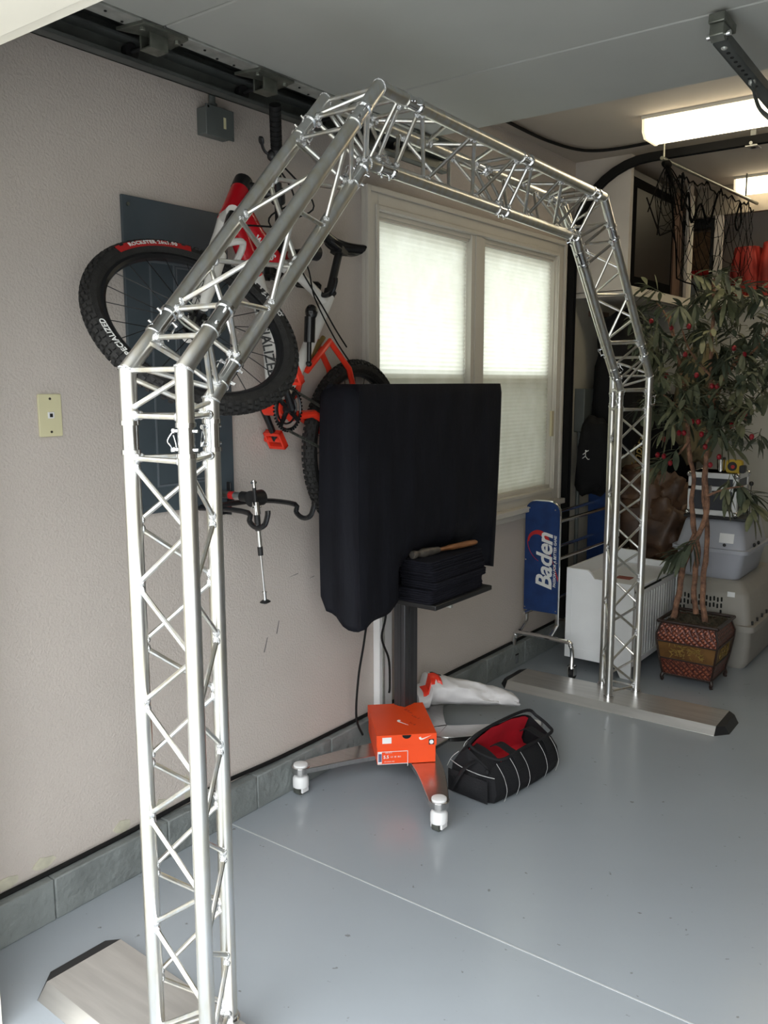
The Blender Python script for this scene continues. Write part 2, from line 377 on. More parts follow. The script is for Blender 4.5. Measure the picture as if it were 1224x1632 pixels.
# window
wn = MB()
fo = [(2.735, .845), (4.525, .845), (4.525, 2.275), (2.735, 2.275)]
def picture_frame(mb, y0, y1, z0, z1, w, x0, x1):
    mb.box((x0, y0, z0), (x1, y0+w, z1)); mb.box((x0, y1-w, z0), (x1, y1, z1)); mb.box((x0, y0+w, z0), (x1, y1-w, z0+w)); mb.box((x0, y0+w, z1-w), (x1, y1-w, z1))
picture_frame(wn, 2.735, 4.515, .845, 2.275, .085, 0, .020)
picture_frame(wn, 2.735, 4.515, .845, 2.275, .022, .02, .034)
picture_frame(wn, 2.80, 4.45, .91, 2.21, .018, .02, .028)
wi = struct('window_1', wn, M_trimw, smooth=False, bevel=.003)
jb = MB(); picture_frame(jb, WY0, WY1, WZ0, WZ1, .018, -.13, .004)
struct('window_jamb', jb, M_trimw, wi, smooth=False)
struct('window_sill', MB().box((0, 2.72, .835), (.055, 4.53, .865)).box((0, 2.75, .80), (.03, 4.50, .835)), M_trimw, wi, bevel=.004)
struct('mullion', MB().box((-.10, 3.545, WZ0), (.012, 3.665, WZ1)).box((-.03, 3.575, WZ0), (.018, 3.635, WZ1)), M_trimw, wi, smooth=False, bevel=.002)
for k, (y0, y1) in enumerate(((WY0+.018, 3.545), (3.665, WY1-.018))):
    sh = MB(); picture_frame(sh, y0, y1, WZ0+.018, WZ1-.018, .028, -.10, -.045)
    sh.box((-.10, y0, 1.53), (-.045, y1, 1.57))
    so = struct('sash', sh, M_trimw, wi, smooth=False)
    struct('pane', MB().box((-.078, y0+.02, WZ0+.03), (-.074, y1-.02, WZ1-.03)), M_glass, so, smooth=False)
    struct('insect_screen', MB().box((-.112, y0+.005, WZ0+.02), (-.111, y1-.005, 1.545)), M_screen, so, smooth=False)
    # pleated blind: zigzag sheet
    top, bot = WZ1-.03, WZ0+.02; n = 62; vs = []; fs = []
    for i in range(2*n+1):
        z = top+(bot-top)*i/(2*n); x = -.018-(.0 if i % 2 else .0028)
        vs += [(x, y0+.004, z), (x, y1-.004, z)]
        if i: fs.append((2*i-2, 2*i-1, 2*i+1, 2*i))
    bl = MB().add(vs, fs).build('pleated_blind', M_blind, smooth=False)
    tag(bl, ['cream pleated blind filling the nearer left half of the window', 'cream pleated blind in the far right half of the window, dimmer below its middle'][k], 'blind')
    hr = MB().box((-.034, y0+.002, top), (-.004, y1-.002, top+.012)).box((-.030, y0+.004, bot-.012), (-.008, y1-.004, bot))
    hr.build('blind_rail', M_trimw, bl, smooth=False, split=True)
struct('sash_latch', MB().box((.005, 4.405, 1.22), (.02, 4.43, 1.36)), mat('latch_cream', (.62, .55, .36), .4, var=.05), wi, bevel=.003)

# ------------------------------------------------------------ overhead garage door with hinges and tracks
DZ = 2.40
gd = thing('garage_door', (1.9, 1.5, DZ), 'open overhead garage door of pale grey panels hanging level under the ceiling', 'garage door')
sec = [(.93, 1.525), (1.53, 2.275), (2.28, 2.76)]
for (y0, y1) in sec:
    o = MB().box((.33, y0, DZ), (2.75, y1, DZ+.045)).build('door_section', M_door, gd, bevel=.004)
    st = MB(); st.box((.272, y0, DZ-.004), (.328, y1, DZ+.048)); st.box((2.752, y0, DZ-.004), (2.808, y1, DZ+.048))
    st.build('end_stile', M_galv, gd, bevel=.002)
hl = MB()
y = 1.0
while y < 2.7:
    hl.cyl((.285+(.02 if int(y*20) % 2 else 0), y, DZ-.0065), (.285+(.02 if int(y*20) % 2 else 0), y, DZ-.0035), .0035, n=8); y += .062
hl.build('stile_hole', M_hole, gd, split=True)
for hy in (1.53, 1.93, 2.28, 2.70):
    hb = MB()
    hb.prism([(-.055, -.085), (.035, -.07), (.035, .07), (-.055, .085), (-.028, 0)], -.012, -.004, Matrix.Translation((.30, hy, DZ)))
    hb.box((.262, hy-.028, DZ-.045), (.268, hy+.028, DZ-.004)); hb.box((.30, hy-.028, DZ-.045), (.306, hy+.028, DZ-.004)); hb.box((.262, hy-.028, DZ-.048), (.306, hy+.028, DZ-.043))
    for dy in (-.055, .055): hb.cyl((.31, hy+dy, DZ-.02), (.31, hy+dy, DZ-.008), .008, n=6)
    h = hb.build('hinge', M_hinge, gd, bevel=.001)
    rl = MB().cyl((.19, hy, DZ-.028), (.30, hy, DZ-.028), .0055).cyl((.178, hy, DZ-.028), (.196, hy, DZ-.028), .021)
    rl.build('roller', M_black, h)
tk = thing('door_track', (.14, 1.0, DZ), 'dark grey steel track rail of the overhead door beside the left wall', 'track')
t1 = MB(); t1.box((.135, .95, 2.437), (.265, 3.05, 2.445)); t1.box((.135, .95, 2.425), (.141, 3.05, 2.445))
t1.build('angle', M_track, tk)
t2 = MB(); t2.box((.165, .95, 2.345), (.171, 3.05, 2.402)); t2.box((.165, .95, 2.396), (.21, 3.05, 2.402)); t2.box((.165, .95, 2.345), (.205, 3.05, 2.350)); t2.box((.203, .95, 2.345), (.207, 3.05, 2.354))
t2.box((.141, .95, 2.40), (.165, 3.05, 2.437))
t2.build('channel', M_track, tk)
t3 = MB(); t3.box((.15, 2.93, 2.44), (.175, 2.955, 2.72)); t3.box((.15, 1.25, 2.44), (.175, 1.275, 2.72))
t3.build('hanger_strap', M_galv, tk, split=True)
# opener arm
oa = thing('opener_arm', (1.5, 2.1, 2.3), 'dark slotted door opener arm with bracket under the ceiling door at upper right', 'opener arm')
A = at(1150, 45, 2, 2.365); B_ = at(1200, 108, 2, 2.335); Cc = at(1262, 185, 2, 2.30)
br = MB(); T = frame(A, B_-A, Z_) @ Matrix.Scale(.62, 4)
br.add([V(p) for p in [(-.05, 0, -.028), (-.05, 0, .028), (.05, 0, .028), (.05, 0, -.028), (-.05, -.045, -.028), (-.05, -.045, .028), (-.02, -.06, .028), (-.02, -.06, -.028), (.05, 0.02, .028), (.05, .02, -.028)]], [(0, 1, 5, 4), (0, 4, 7, 3), (1, 2, 6, 5), (4, 5, 6, 7), (0, 3, 2, 1)], T)
br.box((-.06, .0, -.032), (.07, .036, .032), T)
br.build('bracket', M_hinge, oa, bevel=.002)
MB().cyl(T @ V((-.02, -.035, -.045)), T @ V((-.02, -.035, .045)), .007).build('clevis_pin', M_chrome, oa)
am = MB(); T2 = frame(A, Cc-A, Z_); L = (Cc-A).length
am.box((0, -.035, -.016), (L, -.030, .016), T2); am.box((0, -.035, -.018), (L, -.012, -.014), T2); am.box((0, -.035, .014), (L, -.012, .018), T2)
am.build('arm_bar', M_track, oa)
hs = MB()
for k in range(9): hs.cyl(T2 @ V((.06+k*.028, -.0365, 0)), T2 @ V((.06+k*.028, -.0345, 0)), .005, n=8)
hs.build('arm_hole', M_hole, oa, split=True)
P = [B_+V((.0, .0, -.02)), at(1203, 150, 0, B_.x+.01), at(1212, 175, 0, B_.x+.04), at(1236, 195, 0, B_.x+.10)]
MB().tube(bez(P), .011, 8, flat=.45).build('curved_arm', M_track, oa)
for p in (B_+V((0, 0, -.035)), T2 @ V((.03, -.03, 0))): MB().ball(p, .010).build('bolt', M_galv, oa)

# far curved track rising in the corner, and cable on the ceiling
ft = thing('curved_track', (.05, 4.60, .15), 'black curved door track rising beside the far window edge and bending across under the ceiling', 'track')
P = [(.026, 4.60, .14), (.026, 4.60, 1.2), (.026, 4.60, 2.25)]+[(.026+.42*(1-math.cos(a)), 4.60, 2.25+.42*math.sin(a)) for a in [PI/2*k/10 for k in range(1, 11)]]+[(1.0, 4.60, 2.672), (2.6, 4.60, 2.672)]
ch = MB(); vs = []; fs = []
n = len(P)
for i, p in enumerate(P):
    d = (V(P[min(i+1, n-1)])-V(P[max(i-1, 0)])).normalized(); nn = V((-d.z, 0, d.x))
    for a, bq in ((-.022, -.019), (-.022, .019), (.018, .019), (.018, .014), (-.016, .014), (-.016, -.014), (.018, -.014), (.018, -.019)): vs.append(V(p)-nn*a+Y_*bq)
for i in range(n-1):
    for k in range(8): fs.append((i*8+k, i*8+(k+1) % 8, (i+1)*8+(k+1) % 8, (i+1)*8+k))
fs += [tuple(range(8)), tuple((n-1)*8+k for k in range(8))]
ch.add(vs, fs).build('rail', M_blackcord, ft, smooth=False)
hk = MB(); hk.box((.94, 4.585, 2.64), (.965, 4.615, 2.722)); hk.box((.925, 4.56, 2.64), (.98, 4.64, 2.645)); hk.cyl((.95, 4.565, 2.655), (.95, 4.56, 2.655), .008)
hk.build('hanger', M_galv, ft)
cb = MB(); P = [(.20, 3.05, 2.62), (.12, 3.55, 2.69), (.10, 4.1, 2.705), (.18, 4.40, 2.705), (.40, 4.46, 2.705), (.8, 4.40, 2.708), (1.3, 4.32, 2.708), (2.2, 4.2, 2.708)]
cb.tube(bez(P, 8), .008, 8)
tag(cb.build('ceiling_cable', M_blackcord), 'thin black cable curving along the ceiling between the open door and the far track', 'cable')

# ceiling lights
for k, (x0, y0) in enumerate(((.60, 4.06), (.555, 5.72-.02))):
    x1 = x0+1.22; wd = .20 if k == 0 else .16
    y1 = y0+wd if k == 0 else y0
    if k: y0, y1, x0 = 5.55, 5.70, .605
    li = thing('ceiling_light', ((x0+x1)/2, (y0+y1)/2, 2.72), ['long lit fluorescent ceiling light nearer the camera, above the curved track', 'short-looking lit fluorescent ceiling light further back above the netted loft'][k], 'ceiling light', 'fluorescent ceiling lights')
    MB().box((x0, y0-.012, 2.705), (x1, y1+.012, 2.72)).build('base_pan', M_cream, li)
    poly = [(y0, 2.705), (y0+.004, 2.655), (y0+.03, 2.632), (y1-.03, 2.632), (y1-.004, 2.655), (y1, 2.705)]
    MB().prism(poly, x0+.012, x1-.012, frame((0, 0, 0), Y_, Z_)).build('diffuser', M_lens, li)
    e = MB().prism([(y0-.004, 2.706), (y0, 2.652), (y0+.028, 2.627), (y1-.028, 2.627), (y1, 2.652), (y1+.004, 2.706)], x0, x0+.012, frame((0, 0, 0), Y_, Z_))
    e.prism([(y0-.004, 2.706), (y0, 2.652), (y0+.028, 2.627), (y1-.028, 2.627), (y1, 2.652), (y1+.004, 2.706)], x1-.012, x1, frame((0, 0, 0), Y_, Z_))
    e.build('end_cap', emit('lamp_end_glow', (1, .84, .58), .9), li, split=True)

# ------------------------------------------------------------ truss arch
ta = thing('truss_arch', (.71, 2.5, 0), 'big silver aluminium triangular truss arch spanning from left foreground to the back', 'truss arch')
XN, XF = .7725, .650
def ax(y): return XN+(XF-XN)*(y-1.17)/(3.86-1.17)
SD = .171; HH = .148
def outp(t):    # profile point & tangent for the outer pair; t list of key points
    pass
Po = [V((0, 1.10, .04)), V((0, 1.10, 1.545)), V((0, 1.755, 2.22)), V((0, 3.275, 2.22)), V((0, 3.93, 1.545)), V((0, 3.93, .04))]
Pi = [V((0, 1.248, .04)), V((0, 1.248, 1.484)), V((0, 1.816, 2.072)), V((0, 3.214, 2.072)), V((0, 3.782, 1.484)), V((0, 3.782, .04))]
def ch3(seg, s):    # three chord points in segment seg at fraction s in (0..1) measured by perpendicular slice of outer chord
    a, b_ = Po[seg], Po[seg+1]; p = a.lerp(b_, s); d = (b_-a).normalized(); nn = V((0, d.z, -d.y))
    # inward normal
    if nn.dot(V((0, 2.515, .8))-p) < 0: nn = -nn
    q = p+nn*HH
    x = ax(p.y)
    return V((x-SD/2, p.y, p.z)), V((x+SD/2, p.y, p.z)), V((ax(q.y), q.y, q.z))
def bend3(i): # chord points at bend i
    return V((ax(Po[i].y)-SD/2, Po[i].y, Po[i].z)), V((ax(Po[i].y)+SD/2, Po[i].y, Po[i].z)), V((ax(Pi[i].y), Pi[i].y, Pi[i].z))
L = [(Po[i+1]-Po[i]).length for i in range(5)]
CR, BR = .0175, .0056
def chords(parent, lists):
    for path in lists: MB().tube(path, CR, 20).build('chord', M_alu, parent)
def bracing(parent, seg, s0, s1, pitch, ends=True, ph=0.):
    rods = [MB(), MB(), MB()]; wds = [MB(), MB(), MB()]; ln = (s1-s0)*L[seg]; n = max(1, round(ln/pitch)); faces = ((0, 1), (1, 2), (2, 0))
    for fi, (i, j) in enumerate(faces):
        wd = wds[fi]
        if ends:
            for s in (s0, s1):
                c = ch3(seg, s); rods[fi].cyl(c[i], c[j], BR, n=8)
                for p, q in ((c[i], c[j]), (c[j], c[i])): wd.ball(p+(q-p).normalized()*(CR+.001), (.010, .010, .010), 8, 6)
        off = .01/L[seg]
        for k in range(2*n):
            sa = s0+off+(s1-s0-2*off)*k/(2*n); sb = s0+off+(s1-s0-2*off)*(k+1)/(2*n)
            a = ch3(seg, sa)[i if (k % 2 == 0) else j]; b_ = ch3(seg, sb)[j if (k % 2 == 0) else i]
            rods[fi].cyl(a, b_, BR, n=8)
            wd.ball(b_+(a-b_).normalized()*(CR-.001), (.0098, .0098, .012), 8, 6)
            wd.ball(a+(b_-a).normalized()*(CR-.001), (.0098, .0098, .012), 8, 6)
    for r_, wd in zip(rods, wds): r_.m2 = M_weld; r_.k2 = len(r_.f); r_.add(wd.v, wd.f); r_.build('bracing', M_alu, parent)
def coupler(seg, s):
    c0, c1 = ch3(seg, s-.028/L[seg]), ch3(seg, s+.028/L[seg])
    for k in range(3):
        d = (c1[k]-c0[k]).normalized(); x, y = perp(d)
        o = MB().cyl(c0[k], c1[k], CR*.93, n=20)
        o.cyl(c0[k]-d*.006, c0[k]+d*.003, CR*1.13, n=20).cyl(c1[k]-d*.003, c1[k]+d*.006, CR*1.13, n=20)
        o = o.build('coupler', M_coup, ta)
        pn = MB(); ang = .6+k*1.3+seg*.7
        for sg in (-.018, .018):
            m = (c0[k]+c1[k])/2+d*sg; r_ = x*math.cos(ang)+y*math.sin(ang)
            pn.cyl(m-r_*.026, m+r_*.029, .0032, n=8); pn.cyl(m+r_*.024, m+r_*.029, .005, n=8)
        m = (c0[k]+c1[k])/2; r_ = x*math.cos(ang)+y*math.sin(ang); t = d.cross(r_)
        pn.tube(bez([m+r_*.027+d*.018, m+r_*.034+t*.012, m+r_*.030+t*.006-d*.012, m+r_*.033-d*.022, m+r_*.026-t*.006-d*.014, m+r_*.028+d*.01], 4), .0013, 6)
        pn.build('pin', M_pin, o)
def part_empty(name, loc):
    o = bpy.data.objects.new(name, None); o.empty_display_size = .04; col.objects.link(o); o.parent = ta
    o.location = V(loc)-PW[ta.name]; PW[o.name] = V(loc); return o
def straight(seg, s0, s1, n, name='straight_section'):
    e = part_empty(name, Po[seg].lerp(Po[seg+1], (s0+s1)/2)+V((ax(Po[seg].y), 0, 0)))
    a, b_ = ch3(seg, s0), ch3(seg, s1); chords(e, [[a[k], b_[k]] for k in range(3)])
    off = .014/L[seg]; bracing(e, seg, s0+off, s1-off, (s1-s0)*L[seg]/n)
def corner(seg, s0, s1):   # from seg fraction s0 to seg+1 fraction s1
    e = part_empty('corner_section', Po[seg+1]+V((ax(Po[seg+1].y), 0, 0)))
    a, m, b_ = ch3(seg, s0), bend3(seg+1), ch3(seg+1, s1)
    chords(e, [[a[k], m[k]+(a[k]-m[k]).normalized()*.0001, m[k], m[k]+(b_[k]-m[k]).normalized()*.0001, b_[k]] for k in range(3)])
    rods = MB(); wd = MB(); oa_, ob = .016/L[seg], .016/L[seg+1]
    ea, eb = ch3(seg, s0+oa_), ch3(seg+1, s1-ob)
    for (i, j) in ((0, 1), (1, 2), (2, 0)):
        for tri in (ea, eb): rods.cyl(tri[i], tri[j], BR, n=8)
        rods.cyl(ea[i]+(m[i]-ea[i])*.12, m[j]+(ea[j]-m[j])*.14, BR, n=8); rods.cyl(m[j]+(eb[j]-m[j])*.14, eb[i]+(m[i]-eb[i])*.12, BR, n=8)
        if (i, j) == (0, 1): rods.cyl(m[0], m[1], BR, n=8)
        for tri in (ea, eb):
            for p, q in ((tri[i], tri[j]), (tri[j], tri[i])): wd.ball(p+(q-p).normalized()*(CR+.002), .0105, 8, 6)
    for k in range(3): wd.ring(m[k], ((m[k]-a[k]).normalized()+(b_[k]-m[k]).normalized()), CR*1.03, .0026, 20, 6)
    rods.m2 = M_weld; rods.k2 = len(rods.f); rods.add(wd.v, wd.f); rods.build('bracing', M_alu, e)
g = .028  # half coupler gap
def fr(seg, d): return d/L[seg]
sv = (1.41-.04)/L[0]
straight(0, .012/L[0], sv-fr(0, g), 5)
coupler(0, sv); corner(0, sv+fr(0, g), fr(1, .137-g)); coupler(1, fr(1, .137))
su = 1-fr(1, .118)
straight(1, fr(1, .137+g), su-fr(1, g), 2)
coupler(1, su); corner(1, su+fr(1, g), fr(2, .145-g)); coupler(2, fr(2, .145))
sm = (2.57-1.755)/L[2]
straight(2, fr(2, .145+g), sm-fr(2, g), 2); coupler(2, sm)
se = 1-fr(2, .10)
straight(2, sm+fr(2, g), se-fr(2, g), 2); coupler(2, se)
corner(2, se+fr(2, g), fr(3, .16-g)); coupler(3, fr(3, .16))
sl = 1-fr(3, .16)
straight(3, fr(3, .16+g), sl-fr(3, g), 2); coupler(3, sl)
corner(3, sl+fr(3, g), fr(4, .11-g)); coupler(4, fr(4, .11))
straight(4, fr(4, .11+g), 1-.012/L[4], 5)
def base_plate(x0, x1, y0, y1, rot):
    c = V(((x0+x1)/2, (y0+y1)/2, 0)); e = part_empty('base_plate', c)
    T = Matrix.Translation(c) @ Matrix.Rotation(rot, 4, 'Z'); hx, hy = (x1-x0)/2, (y1-y0)/2; h = .036; s = .028
    pr = MB(T); pr.prism([(-hy, 0), (hy, 0), (hy-s, h), (-hy+s, h)], -hx+.05, hx-.05, frame((0, 0, 0), Y_, Z_))
    pr.build('plate', M_plate, e, smooth=False, bevel=.001)
    for sg in (-1, 1):
        a = sg*(hx-.05); b_ = sg*hx
        vs = [(a, -hy, 0), (a, hy, 0), (a, hy-s, h), (a, -hy+s, h), (b_-sg*.012, -hy+.05, 0), (b_-sg*.012, hy-.05, 0)]
        vs = [(a, -hy, 0), (a, hy, 0), (a, hy-s, h), (a, -hy+s, h), (b_, -hy+.06, 0), (b_, hy-.06, 0), (a+sg*.030, hy-.055, h-.003), (a+sg*.030, -hy+.055, h-.003)]
        fs = [(0, 1, 2, 3), (3, 2, 6, 7), (7, 6, 5, 4), (2, 1, 5, 6), (0, 3, 7, 4), (0, 4, 5, 1)]
        MB(T).add(vs, fs).build('end_cap', M_black, e, smooth=False, weld=True)
    return e
base_plate(.255, 1.32, 1.02, 1.29, math.radians(-2))
base_plate(.10, 1.215, 3.69, 3.965, math.radians(1.2))
ft_ = MB()
for tri in (ch3(0, 0), ch3(4, 1)):
    for p in tri:
        ft_.cyl((p.x, p.y, .034), (p.x, p.y, .046), .024, n=20); ft_.cyl((p.x, p.y, .046), (p.x, p.y, .055), CR*1.15, n=20)
ft_.build('foot_flange', M_coup, ta, split=True)

# ------------------------------------------------------------ wall items
pn = thing('electrical_panel', (0, 1.78, 1.12), 'dark grey flat electrical panel cover on the wall behind the bicycle wheel', 'electrical panel')
MB().box((.001, 1.615, 1.12), (.012, 2.02, 2.055)).build('cover', M_panel, pn, bevel=.002)
pd = MB(); picture_frame(pd, 1.70, 1.935, 1.20, 1.88, .006, .012, .015); pd.box((.012, 1.79, 1.20), (.016, 1.795, 1.88)); picture_frame(pd, 1.80, 1.93, 1.21, 1.87, .005, .012, .0145)
pd.build('hinged_door', mat('panel_edge', (.13, .15, .17), .4, var=.1), pn, smooth=False)
MB().box((.012, 1.83, 1.905), (.018, 1.86, 1.93)).build('latch', M_ivory, pn, bevel=.002)
for (y, z) in ((1.635, 2.03), (1.995, 2.03), (1.635, 1.145), (1.995, 1.145)): MB().cyl((.012, y, z), (.015, y, z), .0055, n=10).build('screw', M_hinge, pn)

pj = thing('phone_jack_plate', (0, 1.352, 1.375), 'ivory phone jack wall plate at left, left of the near truss leg', 'wall plate')
MB().prism(rrect(1.318, 1.374, 1.388, 1.490, .004), .001, .007, frame((0, 0, 0), Y_, Z_)).build('plate', M_ivory, pj, bevel=.0015)
for z in (1.387, 1.477): MB().cyl((.007, 1.353, z), (.009, 1.353, z), .0035, n=8).build('screw', M_screw, pj)
MB().box((.007, 1.344, 1.424), (.010, 1.363, 1.441)).build('jack_insert', M_white, pj, bevel=.001)
MB().box((.0098, 1.349, 1.427), (.0105, 1.358, 1.437)).build('socket', M_hole, pj)

eb = thing('junction_box', (0, 1.97, 2.27), 'small grey square junction box with conduit high on the wall above the bicycle', 'junction box')
MB().box((.001, 1.915, 2.280), (.045, 2.022, 2.360)).build('box', M_ebox, eb, bevel=.003)
MB().box((.045, 1.911, 2.275), (.050, 2.027, 2.365)).build('lid', M_ebox, eb, bevel=.002)
MB().cyl((.022, 1.962, 2.36), (.022, 1.962, 2.72), .0105).cyl((.022, 1.962, 2.36), (.022, 1.962, 2.378), .016).build('conduit', M_ebox, eb)
MB().box((.0500, 1.982, 2.305), (.0507, 1.992, 2.338)).build('sticker', M_ivory, eb)
for y, z in ((1.919, 2.357), (2.019, 2.283)): MB().cyl((.05, y, z), (.052, y, z), .004, n=8).build('screw', M_chrome, eb)

cd = thing('wall_conduit', (.02, 2.87, .13), 'white vertical cable trunking on the wall behind the monitor stand post', 'conduit')
MB().box((.001, 2.80, .132), (.035, 2.89, .95)).build('trunking', M_white, cd, bevel=.003)
MB().box((.035, 2.818, .132), (.039, 2.832, .95)).build('trunking_rib', M_galv, cd)

wb = thing('wall_box', (.0, 4.78, 1.22), 'grey metal box on the dark corner wall beyond the far track', 'wall box')
MB().box((.006, 4.72, 1.23), (.07, 4.90, 1.48)).build('box', M_ebox, wb, bevel=.004)
MB().cyl((.03, 4.75, .2), (.03, 4.75, 1.23), .012).build('pipe', M_ebox, wb)

# scratches on the wall as a thin wear mark
sc = MB()
for (u, v, dy, dz) in ((420, 1040, .02, .05), (440, 1010, .015, .045), (460, 920, .05, .004), (492, 922, .03, .003)):
    p = at(u, v, 0, 0); sc.add([(.0006, p.y, p.z), (.0006, p.y+.006, p.z), (.0006, p.y+dy+.003, p.z+dz), (.0006, p.y+dy, p.z+dz+.003)], [(0, 1, 2, 3)])
struct('trim_6', sc, mat('scuff', (.16, .15, .15), .9), smooth=False)

# lower bike rack (folded, empty)
def hook(mb, y, x0, xb, z, r=.0085, up=.05):
    P = [(x0, y, z-.004), (xb-.10, y, z+.004), (xb, y, z)]+[(xb+.038*(1-math.cos(a))*1., y, z-.010-.032*math.sin(a)) for a in [PI*k/8 for k in range(1, 8)]]+[(xb+.082, y, z+.002), (xb+.082, y, z+.014)]
    mb.tube(bez(P, 3), r, 10)
def rack(name, y, z, label, arms, plate=True):
    t = thing(name, (0, y, z), label, 'bike rack')
    MB().box((.001, y-.045, z-.055), (.006, y+.035, z+.055)).box((.006, y-.045, z-.055), (.03, y-.040, z+.055)).box((.006, y+.03, z-.055), (.03, y+.035, z+.055)).build('wall_plate', M_black, t, bevel=.002)
    for dz in (-.042, .042): MB().cyl((.006, y-.005, z+dz), (.010, y-.005, z+dz), .006, n=6).build('bolt', M_chrome, t)
    MB().cyl((.02, y, z+.018), (.12, y, z+.018), .013).build('arm_tube', M_alu, t)
    MB().cyl((.06, y, z+.018), (.082, y, z+.018), .0134).build('red_band', M_swred, t)
    MB().cyl((.115, y, z+.018), (.185, y, z+.018), .017).cyl((.185, y-.03, z+.018), (.185, y+.02, z+.018), .026).build('clamp', M_black, t)
    for (yy, x0, xb, zz) in arms:
        h = MB(); hook(h, yy, x0, xb, zz); h.build('hook', M_blackgl, t)
    MB().cyl((arms[0][1]+.01, arms[0][0], arms[0][3]), (arms[0][1]+.01, arms[1][0], arms[1][3]), .009).build('cross_bar', M_black, t)
    return t
rack('bike_rack', 1.955, 1.135, 'empty black wall bike rack with two hooks left of the covered monitor', [(1.84, .04, .262, 1.125), (2.09, .04, .225, 1.120)])
rack('bike_rack', 2.24, 1.93, 'upper wall bike rack holding up the hanging bicycle', [(2.18, .04, .075, 1.872), (2.36, .04, .10, 1.862)])
rod = thing('support_rod', (.215, 1.96, .80), 'slim telescoping black and silver rod with round black foot hanging from the lower rack', 'rod')
rt, rb = at(404, 765, 0, .215), at(423, 962, 0, .215)
def rp(t): return rt.lerp(rb, t)
MB().cyl(rp(0), rp(.06), .006).cyl(rp(.02)-Y_*.010, rp(.02)+Y_*.010, .004).build('tip', M_chrome, rod)
MB().cyl(rp(.06), rp(.17), .006).cyl(rp(.27), rp(.40), .010).cyl(rp(.53), rp(.60), .0085).build('grip_sleeve', M_black, rod, split=True)
MB().cyl(rp(.17), rp(.27), .0115, .013).cyl(rp(.215)-Y_*.02, rp(.215)+Y_*.02, .004).build('collar', M_chrome, rod)
MB().cyl(rp(.40), rp(.53), .0075).build('scale_tube', M_alu, rod)
MB().cyl(rp(.60), rp(.97), .0032).cyl(rp(.90), rp(.97), .006).cyl(rp(.90), rp(.905), .009).build('inner_shaft', M_chrome, rod)
MB().cyl(rp(.97), rp(.985), .010, .018).cyl(rp(.985), rp(1.), .018, .006).build('foot_disc', M_black, rod)

# ------------------------------------------------------------ mountain bike (frame axes found from the photograph's hub, saddle and bar positions)
OFF = V((.030, -.045, 0))
F = V((.09774, -.97125, .21707)).normalized(); N = V((.99521, .09595, -.01878)).normalized(); W = (V((-.002586, .21787, .97597))).normalized()
RH = V((.042, 2.6485, 1.2768))+OFF
def bp(f, w_, n_=0): return RH+F*f+W*w_+N*n_
hb_, ht_ = at(364, 346, 0, .165), at(382, 304, 0, .135)
fh = V((.36, 1.574, 1.668))+OFF*.4; nw = V((.7487, -.1636, .6424)).normalized()
FHd = (fh-CAM); fh = CAM+FHd*1.035+V((.004, -.001, .004))
bk = thing('mountain_bike', (.1, 2.3, 1.0), 'red white and black mountain bicycle hanging on the left wall, front wheel turned outward', 'bicycle')
def wheel(name, c, n, R, tr, up):
    c = V(c); n = V(n).normalized(); x = (V(up)-n*V(up).dot(n)).normalized(); y = n.cross(x)
    e = bpy.data.objects.new(name, None); col.objects.link(e); e.parent = bk; e.location = c-PW[bk.name]; PW[e.name] = c
    def cp(a, r, d=0): return c+(x*math.cos(a)+y*math.sin(a))*r+n*d
    # tyre carcass: ring with rounded section and knobs
    t = MB(); nA, nS = 72, 10; Rc = R-tr
    vs = [cp(2*PI*i/nA, Rc+tr*.98*math.cos(2*PI*k/nS), tr*math.sin(2*PI*k/nS)) for i in range(nA) for k in range(nS)]
    fs = [(i*nS+k, i*nS+(k+1) % nS, ((i+1) % nA)*nS+(k+1) % nS, ((i+1) % nA)*nS+k) for i in range(nA) for k in range(nS)]
    t.add(vs, fs)
    for i in range(90):
        a = 2*PI*i/90
        for ph in (-1.05, -.55, 0, .55, 1.05) if i % 2 else (-.85, -.3, .3, .85):
            r0, d0 = Rc+tr*math.cos(ph), tr*math.sin(ph)
            T = frame(cp(a, r0, d0), (x*-math.sin(a)+y*math.cos(a)), (x*math.cos(a)+y*math.sin(a))*math.cos(ph)+n*math.sin(ph))
            t.box((-.0055, -.002, -.0048), (.0055, .0045, .0048), T)
    t.build('tire', M_tire, e)
    rm = MB(); prof = [(Rc-tr*.55, -.012), (Rc-tr*.55, .012), (Rc-tr*1.15, .012), (Rc-tr*1.45, .006), (Rc-tr*1.45, -.006), (Rc-tr*1.15, -.012)]; k_ = len(prof)
    vs = [cp(2*PI*i/nA, r, d) for i in range(nA) for r, d in prof]
    fs = [(i*k_+k, i*k_+(k+1) % k_, ((i+1) % nA)*k_+(k+1) % k_, ((i+1) % nA)*k_+k) for i in range(nA) for k in range(k_)]
    rm.add(vs, fs).build('rim', M_rim, e)
    sp = MB()
    for i in range(24):
        a = 2*PI*i/24; s = 1 if i % 2 else -1; sp.cyl(cp(a+s*.9*(1 if i % 4 < 2 else -1), .022, s*.024), cp(a, Rc-tr*1.4), .0013, n=5)
    sp.build('spokes', M_spoke, e)
    MB().cyl(c-n*.05, c+n*.05, .009).cyl(c-n*.03, c-n*.022, .026, n=20).cyl(c+n*.022, c+n*.03, .026, n=20).cyl(c-n*.022, c+n*.022, .014).build('hub', M_blackgl, e)
    rt = MB(); rt.ring(c+n*.036, n, .072, .004, 40, 6)
    for i in range(6): rt.cyl(cp(i*PI/3, .02, .036), cp(i*PI/3+.35, .070, .036), .003, n=5)
    rt.build('brake_rotor', M_hinge, e)
    return e, cp, x, y, Rc
Rf = .303
fw, cpf, fx, fy, Rcf = wheel('front_wheel', fh, nw, Rf, .025, Z_)
rw, cpr, rx, ry, Rcr = wheel('rear_wheel', RH, N, .325, .025, W)
